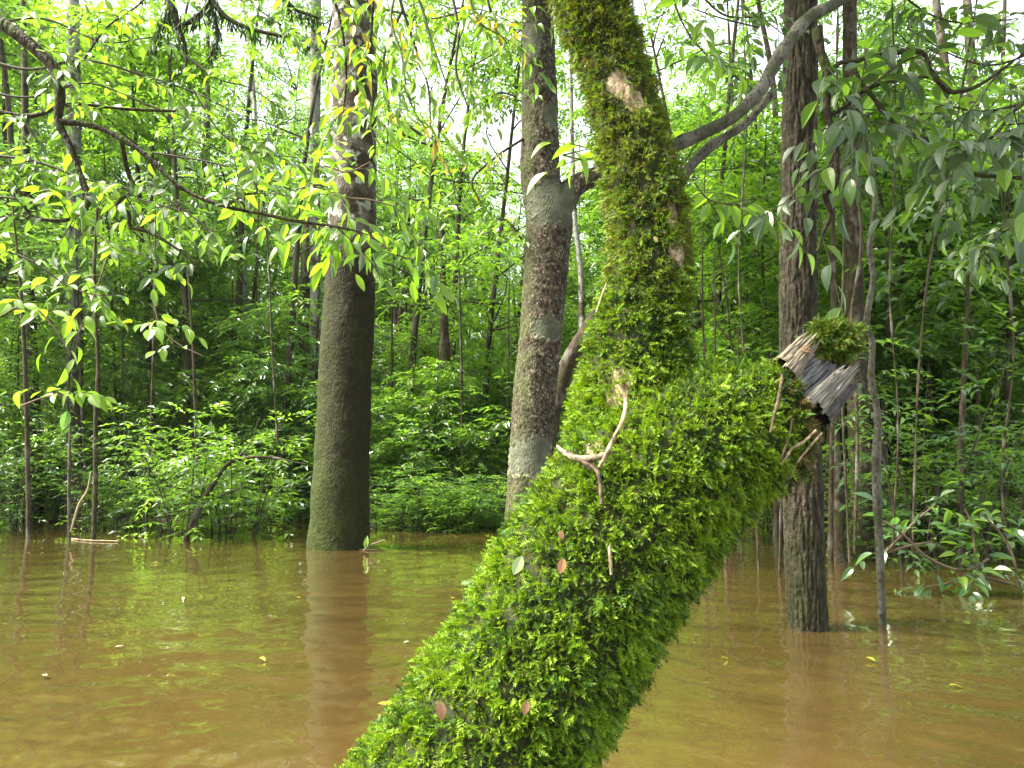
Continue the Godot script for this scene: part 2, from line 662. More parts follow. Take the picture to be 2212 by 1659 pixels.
func grow_bush(h: float, wide: float, stems: int, sprays: int, size: float, slim: float, mats: Array, shares: Array) -> Dictionary:
	var bags := []
	for k in mats.size():
		bags.append(Bag.new())
	var wood := Bag.new()
	for k in stems:
		var a := TAU * k / stems + r(-0.6, 0.6)
		var out := Vector3(cos(a), 0, sin(a))
		var reach := wide * r(0.3, 1.0)
		var hh := h * r(0.6, 1.0)
		var p0 := out * wide * r(0.05, 0.5) + Vector3(0, -0.3, 0)
		var p1 := p0 + out * reach * 0.25 + Vector3(r(-0.1, 0.1), hh * 0.55, r(-0.1, 0.1))
		var p2 := p0 + out * reach + Vector3(0, hh + 0.3, 0)
		stick(wood, [p0, p1, p2], [0.016, 0.011, 0.003], 5, 0.18)
		if k % 2 == 0:
			stick(wood, [p0.lerp(p1, 0.3), p0.lerp(p1, 0.5) + Vector3(r(-0.4, 0.4), 0.3, r(-0.4, 0.4)), p1 + Vector3(r(-0.9, 0.9), 0.3, r(-0.9, 0.9))], [0.008, 0.006, 0.002], 4, 0.15)
		for q in sprays:
			var t := 0.12 + 0.88 * pow(rng.randf(), 0.8)
			var p := p0.lerp(p1, t * 2.0) if t < 0.5 else p1.lerp(p2, t * 2.0 - 1.0)
			var sd := Vector3(r(-1, 1), r(-0.1, 0.6), r(-1, 1)).normalized()
			spray(bags, shares, p + sd * r(0.0, 0.25), sd, size * r(2.5, 4.5), 9, size, slim)
	var trunk := ArrayMesh.new()
	add_surface(trunk, wood, M.twig_dark)
	return {"trunk": trunk, "crown": crown_mesh(bags, mats), "h": h}


func surface_bag(m: ArrayMesh) -> Bag:
	var a := m.surface_get_arrays(0)
	var b := Bag.new()
	b.v = a[Mesh.ARRAY_VERTEX]
	b.n = a[Mesh.ARRAY_NORMAL]
	b.c = a[Mesh.ARRAY_COLOR]
	b.i = a[Mesh.ARRAY_INDEX]
	return b


func plant(kind: Dictionary, called: String, look: String, category: String, x: float, d: float, height: float, spread := 1.0) -> void:
	if d < 16.3 and x > 75.0 and x < 240.0:
		x += -140.0 if x < 160.0 else 140.0
	if d < 17.5 and x > 610.0 and x < 700.0:
		x -= 95.0
	var o := Node3D.new()
	o.name = numbered(called)
	o.position = Vector3((x - 1106.0) / FOCAL * d, 0, -d)
	o.rotation.y = r(0, TAU)
	var s: float = height / kind.h
	o.scale = Vector3(s * spread, s, s * spread)
	add_child(o, true)
	var t := MeshInstance3D.new()
	t.name = "stem" if category == "bush" else "trunk"
	t.mesh = kind.trunk
	o.add_child(t, true)
	var c := MeshInstance3D.new()
	c.name = "crown"
	c.mesh = kind.crown
	o.add_child(c, true)
	planted.append({"o": o, "x": x, "d": d, "look": look, "category": category})


const ZONES := [[150.0, "at the shaded edge before the pale spotted trunk"], [330.0, "around the pale spotted trunk"], [600.0, "between the pale spotted trunk and the big brown trunk"], [860.0, "behind the big brown trunk"], [1080.0, "between the big brown trunk and the grey patchy trunk"], [1500.0, "behind the moss-covered trunk"], [1690.0, "between the mossy trunk and the furrowed trunk"], [1860.0, "behind the furrowed trunk"], [2010.0, "behind the crooked pale stem"], [9999.0, "past the crooked pale stem, towards the thicket edge"]]
const ORDER := ["first", "second", "third", "fourth", "fifth", "sixth", "seventh", "eighth", "ninth", "tenth", "eleventh", "twelfth", "thirteenth", "fourteenth", "fifteenth", "sixteenth", "seventeenth", "eighteenth", "nineteenth", "twentieth", "last"]


func label_planted() -> void:
	planted.sort_custom(func(a, b): return a.d < b.d)
	var used := {}
	for q in planted:
		for z in ZONES:
			if q.x < z[0]:
				var key: String = q.look + z[1]
				var k: int = used.get(key, 0)
				used[key] = k + 1
				tag(q.o, "%s %s back %s" % [ORDER[mini(k, 20)], q.look, z[1]], q.category, {"bush": "bushes standing in the floodwater", "tree": "trees of the flooded forest"}[q.category])
				break


func make_forest() -> void:
	var soft := ["leaf_lime", "leaf_bright", "leaf_green", "leaf_deep"]
	var cool := ["leaf_blue", "leaf_green", "leaf_deep", "leaf_bright"]
	var bushes := [
		grow_bush(2.4, 1.3, 9, 22, 0.15, 0.4, soft, [0.1, 0.3, 0.4, 0.2]),
		grow_bush(2.6, 1.2, 8, 24, 0.13, 0.36, cool, [0.35, 0.35, 0.2, 0.1]),
		grow_bush(2.2, 1.5, 10, 20, 0.15, 0.34, soft, [0.15, 0.35, 0.35, 0.15]),
		grow_bush(2.5, 1.1, 7, 26, 0.14, 0.42, cool, [0.3, 0.4, 0.2, 0.1]),
	]
	var small := [
		grow_tree(7.0, 0.2, 1.5, 15, 2, 19, 0.18, 0.38, 0.05, soft, [0.12, 0.33, 0.38, 0.17]),
		grow_tree(7.0, 0.24, 1.7, 14, 2, 20, 0.19, 0.36, 0.06, cool, [0.3, 0.4, 0.2, 0.1]),
		grow_tree(6.5, 0.18, 1.4, 16, 2, 18, 0.17, 0.4, 0.05, soft, [0.22, 0.4, 0.28, 0.1]),
		grow_tree(7.5, 0.26, 1.9, 14, 2, 20, 0.2, 0.34, 0.06, soft, [0.05, 0.25, 0.45, 0.25]),
	]
	var middle := [
		grow_tree(11.0, 0.2, 2.3, 18, 3, 17, 0.18, 0.38, 0.09, soft, [0.14, 0.36, 0.35, 0.15]),
		grow_tree(12.0, 0.24, 2.5, 17, 3, 18, 0.19, 0.36, 0.1, cool, [0.25, 0.4, 0.25, 0.1]),
		grow_tree(11.0, 0.18, 2.1, 19, 3, 17, 0.17, 0.42, 0.08, soft, [0.06, 0.28, 0.42, 0.24]),
	]
	var tall := [
		grow_tree(17.0, 0.22, 3.2, 22, 3, 18, 0.22, 0.4, 0.15, soft, [0.12, 0.33, 0.38, 0.17]),
		grow_tree(18.0, 0.3, 3.6, 22, 3, 19, 0.24, 0.38, 0.17, cool, [0.25, 0.4, 0.25, 0.1]),
		grow_tree(16.0, 0.15, 2.9, 24, 3, 17, 0.21, 0.42, 0.13, soft, [0.2, 0.4, 0.3, 0.1]),
	]
	var thin := [
		grow_tree(15.0, 0.3, 3.0, 17, 2, 11, 0.19, 0.4, 0.1, soft, [0.25, 0.4, 0.25, 0.1]),
		grow_tree(15.0, 0.4, 3.2, 15, 2, 12, 0.2, 0.36, 0.1, cool, [0.25, 0.4, 0.2, 0.15]),
	]
	var far_ := [
		grow_tree(15.0, 0.0, 4.0, 30, 3, 15, 0.36, 0.45, 0.15, cool, [0.3, 0.35, 0.25, 0.1]),
		grow_tree(16.0, 0.0, 4.4, 30, 3, 16, 0.38, 0.45, 0.15, soft, [0.1, 0.3, 0.4, 0.2]),
	]
	var bl := ["dense leafy bush", "bluish glossy bush", "broad spreading bush", "slim upright bush"]
	var sl := ["small leafy tree", "bluish small tree", "light green small tree", "dark green small tree"]
	var ml := ["half-grown leafy tree", "half-grown bluish tree", "half-grown dark tree"]
	var tl := ["tall green tree", "tall bluish tree", "tall light green tree"]
	var fl := ["hazy bluish tree", "hazy green tree"]
	# bushes along the edge of the open water
	var x := -60.0
	while x < 2300.0:
		for row in 3:
			var d: float = [12.5, 15.5, 19.0][row] + r(-1.0, 1.6)
			if x > 1500.0:
				d = [8.6, 11.5, 15.0][row] + r(-0.8, 1.4)
			if row == 0 and x > 560 and x < 1180:
				d += 3.5
			if row == 0 and rng.randf() < 0.4 or row == 2 and rng.randf() < 0.3:
				continue
			var k := rng.randi() % 4
			plant(bushes[k], "bush", bl[k], "bush", x + r(-50, 50), d, r(1.3, 2.6) + row * 0.5)
		x += 115.0
	# low bushes deeper in, over the flooded ground
	x = -150.0
	while x < 2400.0:
		for row in 2:
			var k := rng.randi() % 4
			plant(bushes[k], "bush", bl[k], "bush", x + r(-40, 40), [23.0, 31.0][row] + r(-2, 2), r(2.2, 3.2) + row * 0.8, 1.6)
		x += 125.0
	# small trees behind them
	x = -120.0
	while x < 2400.0:
		for row in 3:
			var d: float = [16.0, 20.0, 25.0][row] + r(-1.5, 1.5)
			var h := r(3.5, 6.0) + row * 0.8
			if x > 1500.0:
				d *= 0.72
				h = r(4.5, 7.5) + row * 0.5
			var px := x + r(-60, 60)
			if px > 800 and px < 1180:
				h = minf(h, d * 0.24)
			var k := rng.randi() % 4
			plant(small[k], "small_tree", sl[k], "tree", px, d, h, r(0.9, 1.25))
		x += 130.0
	# leafy small trees close behind the gap between the two big trunks
	for px in [845, 895, 940, 990, 1040, 1085, 560, 420, 300]:
		plant(bushes[rng.randi() % 4], "bush", "low leafy bush", "bush", px, r(12.6, 13.8), r(0.8, 1.3), 1.6)
	for px in [835, 880, 925, 975, 1020, 1065, 1100, 590, 640]:
		plant(small[rng.randi() % 3], "small_tree", "shrubby pale green tree", "tree", px, r(13.6, 18.0), r(2.4, 4.6), 1.1)
	# high leafy trees at both sides
	for q in [[-40, 15, 11.5], [330, 17.5, 11], [-60, 24, 16], [40, 20, 14], [120, 26, 17], [210, 22, 13], [290, 28, 16], [340, 33, 15], [10, 30, 19], [1530, 22, 11], [1665, 20, 11], [1790, 18, 12], [1900, 15, 7], [2000, 19, 9], [2330, 20, 9]]:
		plant(tall[rng.randi() % 3], "leafy_tree", "high-crowned leafy tree", "tree", q[0], q[1], q[2], r(1.0, 1.25))
	# half-grown and tall trees, lower where the sky breaks through
	for row in 5:
		x = -260.0 + row * 37.0
		while x < 2500.0:
			var d: float = [21.0, 27.0, 34.0, 42.0, 50.0][row] + r(-2.5, 2.5)
			var px := x + r(-50, 50)
			var high := row >= 2
			var h := r(13.0, 20.0) if high else r(8.0, 12.0)
			if px > 1480.0 and not high:
				d *= 0.8
			if px > 1850.0:
				h = minf(h, d * r(0.3, 0.52))
			elif px > 1490.0 and px < 1690.0:
				h = minf(h, d * r(0.35, 0.56))
			if px > 925 and px < 1290:
				h = minf(h, d * r(0.2, 0.36))
			elif px > 360 and px < 700:
				h = minf(h, d * r(0.32, 0.56))
			var k := rng.randi() % 3
			if high:
				plant(tall[k], "tall_tree", tl[k], "tree", px, d, h, r(0.95, 1.3))
			else:
				plant(middle[k], "half_grown_tree", ml[k], "tree", px, d, h, r(0.95, 1.3))
			x += [150.0, 150.0, 160.0, 160.0, 150.0][row]
	# thin-crowned trees whose twigs break up the sky gaps
	for q in [[440, 26, 15], [520, 22, 12.5], [610, 30, 17], [690, 24, 14], [850, 21, 13], [905, 27, 15], [960, 24, 10], [1020, 30, 15], [1110, 28, 13], [1240, 25, 13], [400, 15.5, 12], [500, 17, 14], [600, 15, 12.5], [880, 16, 13.5], [960, 18.5, 14.5], [1050, 17, 12.5], [1105, 20, 14], [1530, 13, 10.5], [1620, 15, 12], [1680, 18, 14], [1950, 12, 8], [2060, 16, 10.5], [2220, 17, 9], [560, 38, 20], [990, 36, 18]]:
		plant(thin[rng.randi() % 2], "thin_tree", "thin-crowned see-through tree", "tree", q[0], q[1], q[2], 1.0)
	# the hazy edge of what can be seen
	x = -350.0
	while x < 2600.0:
		for row in 2:
			var d: float = [62.0, 78.0][row] + r(-4, 4)
			var h := r(14.0, 20.0) + row * 3.0
			if x > 780 and x < 1290:
				h = minf(h, d * r(0.17, 0.24))
			elif x > 360 and x < 760:
				h = minf(h, d * r(0.22, 0.32))
			plant(far_[row], "hazy_tree", fl[row], "tree", x + r(-40, 40), d, h, r(1.0, 1.4) * maxf(1.0, 11.0 / h))
		x += 135.0
	label_planted()


# ---------------------------------------------------------------- the trunks one can tell apart
func trunk_tree(called: String, label: String, rows: Array, sides: int, step: float, look: Callable, category := "tree") -> Node3D:
	var s: Array = survey(rows)
	var o := thing(called, label, category, s[0][0])
	s[0].push_front(s[0][0] + Vector3(0, -0.4, 0))
	s[1].push_front(s[1][0])
	part("trunk", tube(spine(s[0], s[1], step), sides, look), M.bark, o)
	return o


# the crown that a tall trunk carries above the frame, and the shade it gives
func high_crown(o: Node3D, low: float, high: float, wide: float) -> void:
	var mats := ["leaf_bright", "leaf_green", "leaf_deep"]
	var bags := [Bag.new(), Bag.new(), Bag.new()]
	for b in bags:
		b.lean = true
	var wood := Bag.new()
	for k in 16:
		var a := k * 2.4
		var out := Vector3(cos(a), 0, sin(a))
		var reach := wide * r(0.45, 1.0)
		var p0 := Vector3(0, lerpf(low, high, k / 18.0) - 0.8, 0)
		var p2 := p0 + out * reach + Vector3.UP * reach * r(0.1, 0.5)
		stick(wood, [p0, p0.lerp(p2, 0.5) + Vector3.UP * 0.2, p2], [0.07, 0.05, 0.01], 5, 0.3)
		for q in 5:
			var c := p0.lerp(p2, r(0.3, 1.1)) + Vector3(r(-0.6, 0.6), r(-0.3, 0.4), r(-0.6, 0.6))
			for w in 14:
				var e := Vector3(r(-1, 1), r(-0.5, 0.5), r(-1, 1))
				spray(bags, [0.3, 0.45, 0.25], c + e * 0.6, e, 0.5, 8, 0.2, 0.42)
	var l := MeshInstance3D.new()
	l.name = "limb"
	l.mesh = close_bag(wood)
	l.material_override = M.twig_dark
	o.add_child(l, true)
	var m := MeshInstance3D.new()
	m.name = "crown"
	m.mesh = crown_mesh(bags, mats)
	o.add_child(m, true)


func make_trunks() -> void:
	trunk_tree("big_tree", "thick straight brown trunk, mossy below and lichen-spotted above, rising from open water",
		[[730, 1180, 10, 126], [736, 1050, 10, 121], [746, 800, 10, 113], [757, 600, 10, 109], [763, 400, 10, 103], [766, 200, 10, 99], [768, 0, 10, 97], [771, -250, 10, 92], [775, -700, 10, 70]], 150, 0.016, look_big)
	for q in [[1152, 985, 62, 44, 1], [1180, 712, 34, 27, 1], [1190, 450, 60, 55, 0], [1190, 262, 22, 30, 1], [1140, 100, 30, 50, 0]]:
		var c := at(q[0], q[1], 8.3)
		grey_patches.append([c.x, c.y, q[2] * 8.3 / FOCAL, q[3] * 8.3 / FOCAL, q[4] == 1])
	var g := trunk_tree("grey_tree", "brown scaly trunk with smooth grey patches and a forked limb, behind the mossy trunk",
		[[1133, 1206, 8.3, 92], [1143, 1030, 8.3, 92], [1155, 850, 8.3, 92], [1170, 700, 8.3, 92], [1181, 560, 8.3, 98], [1186, 470, 8.3, 104], [1168, 390, 8.3, 88], [1166, 250, 8.3, 82], [1163, 100, 8.3, 74], [1160, -60, 8.3, 70], [1160, -500, 8.3, 55]], 110, 0.014, look_grey)
	var f := survey([[1190, 480, 8.3, 80], [1218, 430, 8.3, 62], [1245, 400, 8.3, 46], [1290, 380, 8.4, 42], [1340, 366, 8.6, 36], [1372, 352, 8.8, 20]])
	part("limb", tube(spine(f[0], f[1], 0.02), 48, look_grey), M.bark, g)
	trunk_tree("furrowed_tree", "dark trunk of rough vertically furrowed bark, behind the broken mossy stub",
		[[1746, 1345, 5.07, 84], [1738, 1200, 5.07, 84], [1733, 1000, 5.07, 84], [1725, 700, 5.07, 80], [1726, 400, 5.07, 79], [1728, 200, 5.07, 77], [1730, 0, 5.07, 74], [1732, -300, 5.07, 66], [1735, -900, 5.07, 50]], 110, 0.011, look_furrowed)
	var roof := {"big_tree": [10.5, 17.0, 4.5], "grey_tree": [8.5, 14.0, 3.6], "furrowed_tree": [7.0, 11.5, 3.2]}
	for name_ in roof:
		high_crown(get_node(NodePath(name_)), roof[name_][0], roof[name_][1], roof[name_][2])
	trunk_tree("pale_tree", "slender trunk, dark below and spotted white with lichen above, beyond two thin stems",
		[[165, 1116, 16.0, 42], [162, 950, 16.0, 38], [160, 750, 16.0, 36], [161, 500, 16.0, 32], [160, 250, 16.0, 29], [158, 0, 16.0, 26], [158, -300, 16, 20]], 36, 0.03, look_pale)
	trunk_tree("slender_tree", "thin grey lichen-spotted trunk standing close beside the big brown trunk",
		[[676, 1092, 17, 26], [680, 900, 17, 25], [683, 700, 17, 24], [680, 500, 17, 24], [679, 300, 17, 25], [682, 100, 17, 25], [684, -200, 17, 20]], 30, 0.03, look_pale)
	trunk_tree("crooked_sapling", "thin crooked pale sapling with knobbly bark standing alone in the water",
		[[1906, 1335, 5.2, 16], [1902, 1230, 5.2, 16], [1897, 1120, 5.2, 18], [1893, 1000, 5.2, 19], [1896, 900, 5.2, 14], [1882, 820, 5.2, 14], [1884, 740, 5.2, 12], [1872, 690, 5.2, 14], [1886, 600, 5.2, 11], [1878, 540, 5.2, 11], [1890, 440, 5.2, 11], [1876, 330, 5.2, 10], [1866, 250, 5.3, 9], [1870, 100, 5.4, 7]], 24, 0.015, look_grey_limb)
	trunk_tree("hung_tree", "dark stem hung with brown moss, between the furrowed trunk and the crooked sapling",
		[[1812, 1188, 8.6, 30], [1810, 1080, 8.6, 30], [1803, 960, 8.6, 20], [1806, 800, 8.6, 15], [1800, 600, 8.7, 14], [1797, 300, 8.8, 12]], 24, 0.02, look_brown)
	trunk_tree("thicket_tree", "straight grey trunk half hidden by leaves just behind the crooked pale stem",
		[[1866, 1196, 9.2, 50], [1858, 1000, 9.2, 46], [1850, 800, 9.2, 40], [1846, 600, 9.2, 36], [1838, 300, 9.2, 33], [1835, 0, 9.2, 30]], 40, 0.02, look_brown)
	trunk_tree("black_stump", "short dark trunk standing in water under bushes near the grey patchy trunk",
		[[973, 1120, 15.5, 36], [968, 1000, 15.5, 31], [962, 800, 15.5, 24], [958, 650, 15.5, 17], [955, 480, 15.5, 9]], 30, 0.03, look_brown)
	trunk_tree("olive_tree", "olive-green slim trunk standing in shade beyond the short dark trunk",
		[[913, 1092, 21, 22], [911, 900, 21, 20], [915, 750, 21, 14], [920, 520, 21, 6]], 20, 0.05, look_brown)
	trunk_tree("dark_sapling", "dark upright sapling between the olive trunk and the big brown trunk",
		[[898, 1092, 20, 12], [888, 980, 20, 12], [880, 800, 20, 8], [876, 560, 20, 4]], 12, 0.05, look_brown)
	trunk_tree("leaning_tree", "reddish brown leaning trunk behind bushes, a little before the slender grey trunk",
		[[604, 1088, 19, 30], [618, 960, 19, 36], [640, 850, 19, 33], [655, 700, 19, 24], [668, 400, 19.5, 18]], 24, 0.04, look_brown)
	trunk_tree("broad_tree", "broad dark trunk deep behind the curved bare branch",
		[[425, 1092, 21, 52], [436, 950, 21, 44], [442, 800, 21, 36], [440, 600, 21, 24], [446, 300, 21, 16], [450, 0, 21, 8]], 28, 0.05, look_brown)
	trunk_tree("shaded_tree", "short dark mossy trunk in shade at the water beside the pale spotted trunk",
		[[80, 1112, 16.5, 28], [76, 1000, 16.5, 30], [70, 800, 16.5, 24], [60, 500, 16.5, 18], [50, 0, 16.5, 12]], 24, 0.04, look_brown)
	trunk_tree("grey_sapling", "dark slim sapling in the water beyond the taller thin stem",
		[[306, 1116, 16, 16], [310, 1050, 16, 22], [316, 900, 16, 14], [322, 700, 16, 12], [330, 300, 16, 8]], 14, 0.04, look_brown)
	trunk_tree("black_sapling", "black mossy thin stem, taller of two standing together in open water",
		[[202, 1166, 11, 11], [206, 1050, 11, 10], [207, 900, 11, 10], [212, 780, 11, 9], [203, 620, 11, 8], [210, 450, 11, 6]], 10, 0.04, look_brown)
	var y := trunk_tree("pale_sapling", "pale greenish thin stem with a side shoot, shorter of two in open water",
		[[150, 1166, 11, 7], [149, 1060, 11, 7], [150, 980, 11, 6], [152, 900, 11, 4]], 8, 0.05, look_grey_limb)
	var sb := Bag.new()
	var q := survey([[152, 1150, 11, 5], [170, 1090, 11, 5], [188, 1060, 11, 4], [196, 1020, 11, 3]])
	stick(sb, q[0], q[1])
	part("side_shoot", close_bag(sb), M.twig_pale, y)
	trunk_tree("bent_sapling", "dark leaning stem passing behind the grey patchy trunk and the mossy trunk",
		[[1168, 1196, 9.4, 30], [1190, 930, 9.4, 30], [1215, 820, 9.4, 36], [1245, 755, 9.4, 38], [1300, 660, 9.6, 32], [1390, 480, 9.8, 22]], 24, 0.03, look_brown)
	trunk_tree("gap_sapling", "very thin grey sapling seen in the bright gap beside the mossy trunk",
		[[1262, 1110, 14, 14], [1258, 800, 14, 13], [1255, 600, 14, 13], [1242, 470, 14, 11], [1236, 300, 14, 9], [1232, 60, 14, 7]], 12, 0.05, look_pale)
	for e in [[1575, 1150, 12, 16, "slim straight brown sapling between the mossy trunk and the furrowed trunk"], [1640, 1130, 15, 22, "pale-barked slim tree between the mossy trunk and the furrowed trunk"], [2010, 1150, 12, 34, "dark trunk wound with creepers past the crooked sapling"], [2075, 1120, 14, 40, "broad dark trunk in deep shade past the crooked sapling"], [2150, 1130, 13, 18, "slim dark sapling in shade at the thicket edge"], [1965, 1110, 16, 16, "pale straight sapling just past the crooked sapling"], [20, 1100, 17, 20, "dark slanting sapling at the shaded edge of the water"], [540, 1100, 19, 14, "thin upright sapling among bushes before the leaning reddish trunk"], [380, 1098, 18, 12, "thin straight sapling among bushes near the broad dark trunk"]]:
		var dd: float = on_water(e[0], e[1]).z * -1.0
		var w: float = e[3]
		trunk_tree("sapling", e[4], [[e[0], e[1], dd, w], [e[0] + r(-12, 12), 900, dd, w * 0.9], [e[0] + r(-25, 25), 600, dd, w * 0.75], [e[0] + r(-40, 40), 250, dd, w * 0.6], [e[0] + r(-50, 50), -100, dd, w * 0.4]], 14, 0.05, [look_brown, look_pale][rng.randi() % 2] if w < 30 else look_brown)


# slim bare stems that stand in the water among the bushes
func make_stems() -> void:
	var stands := []
	var x := -20.0
	while x < 2230.0:
		var d := r(10.5, 21.0)
		if x > 1500.0:
			d = r(7.0, 15.0)
		elif x > 560.0 and x < 1180.0:
			d = r(14.0, 22.0)
		stands.append([x + r(-16, 16), d])
		x += r(20, 46)
	stands.sort_custom(func(a, b): return a[1] < b[1])
	var used := {}
	for q in stands:
		var px: float = q[0]
		var d: float = q[1]
		var w := r(3.0, 9.0) * (14.0 / d)
		var y0 := 1010.0 + FOCAL * EYE.y / d
		var tall := r(420, 900)
		var lean := r(-40, 40)
		var rows := [[px, y0, d, w], [px + lean * 0.3 + r(-6, 6), y0 - tall * 0.33, d, w * 0.9], [px + lean * 0.6 + r(-8, 8), y0 - tall * 0.66, d, w * 0.75], [px + lean, y0 - tall, d, w * 0.3]]
		var s := survey(rows)
		s[0].push_front(s[0][0] + Vector3(0, -0.4, 0))
		s[1].push_front(s[1][0])
		var zone := ""
		for z in ZONES:
			if px < z[0]:
				zone = z[1]
				break
		var look: String = "slender dark stem" if w < 6.0 else "bare brown pole-like stem"
		var k: int = used.get(look + zone, 0)
		used[look + zone] = k + 1
		var o := thing("slender_sapling", "%s %s back %s" % [ORDER[mini(k, 20)], look, zone], "sapling", s[0][1], "slim saplings standing in the water")
		part("trunk", tube(spine(s[0], s[1], 0.12), 8, look_brown), M.bark, o)


# ---------------------------------------------------------------- the mossy tree
var log_spine: Spine
var stem_spine: Spine


func moss_front(x: float, y: float, lift: float) -> Vector3:
	# where a sight line first meets the moss of the leaning trunk
	var d := 1.0
	while d < 3.2:
		var p := at(x, y, d)
		for s in [log_spine, stem_spine]:
			for k in s.p.size():
				if p.distance_squared_to(s.p[k]) < pow(s.r[k] + lift, 2):
					return p
		d += 0.008
	return at(x, y, 2.0)


func bare(p: Vector3) -> bool:
	for q in bare_spots:
		var d := p - Vector3(q[0])
		d.y *= q[2]
		if d.length() < q[1] * (1.0 + 0.5 * mid.get_noise_3dv(p * 4.0)):
			return true
	return false


var bare_spots: Array = []


func look_under_moss(p: Vector3, out: Array) -> void:
	var n1 := mid.get_noise_3dv(p * 2.0)
	var n2 := fine.get_noise_3dv(p * 2.0)
	var c := Color(0.012, 0.016, 0.005).lerp(Color(0.03, 0.036, 0.01), clampf(0.5 + n2, 0, 1))
	if bare(p):
		c = Color(0.16, 0.11, 0.06).lerp(Color(0.42, 0.32, 0.21), clampf(0.5 + n2 * 1.3 + n1, 0, 1))
	out[0] = 0.015 * n1 + 0.004 * n2
	out[1] = c


# one sprig of moss along +y: a curved stalk with pointed leaflets on both sides
func sprig(pairs: int, spread: float) -> PackedVector3Array:
	var v := PackedVector3Array()
	for k in pairs:
		var t := (k + 0.4) / pairs
		var p := Vector3(0, t, 0.35 * t * t)
		for s in [-1.0, 1.0]:
			var d := Vector3(s * 0.85, 0.6, r(-0.4, 0.4)).normalized() * spread * (1.0 - 0.5 * t)
			v.append_array([p - Vector3(0, 0.09, 0), p + d, p + Vector3(0, 0.1, 0.03)])
	v.append_array([Vector3(-0.1, 0.86, 0.26), Vector3(0, 1.2, 0.5), Vector3(0.1, 0.86, 0.26), Vector3(-0.025, 0, 0), Vector3(0, 1, 0.35), Vector3(0.025, 0, 0)])
	return v


# a hanging thread of moss, a few short leaflets along a thin stalk
func strand() -> PackedVector3Array:
	var v := PackedVector3Array()
	var p := Vector3.ZERO
	for k in 7:
		var q := p + Vector3(r(-0.04, 0.04), 1.0 / 7.0, r(-0.04, 0.04))
		v.append_array([p - Vector3(0.008, 0, 0), q, p + Vector3(0.008, 0, 0), p, q + Vector3(r(-0.07, 0.07), 0.02, r(-0.07, 0.07)), p + Vector3(0, 0.04, 0)])
		p = q
	return v


# moss reads as one mass: all sprigs of one tone are one mesh
func moss_part(root: Node3D, called: String, material: Material, places: Array, slender := false) -> void:
	var shapes := [strand(), strand(), strand()] if slender else [sprig(5, 0.42), sprig(4, 0.5), sprig(6, 0.36)]
	var b := Bag.new()
	for k in places.size():
		b.v.append_array((places[k] as Transform3D) * (shapes[k % 3] as PackedVector3Array))
	var o := part(called, close_bag(b), material, root)
	o.set_meta("kind", "stuff")


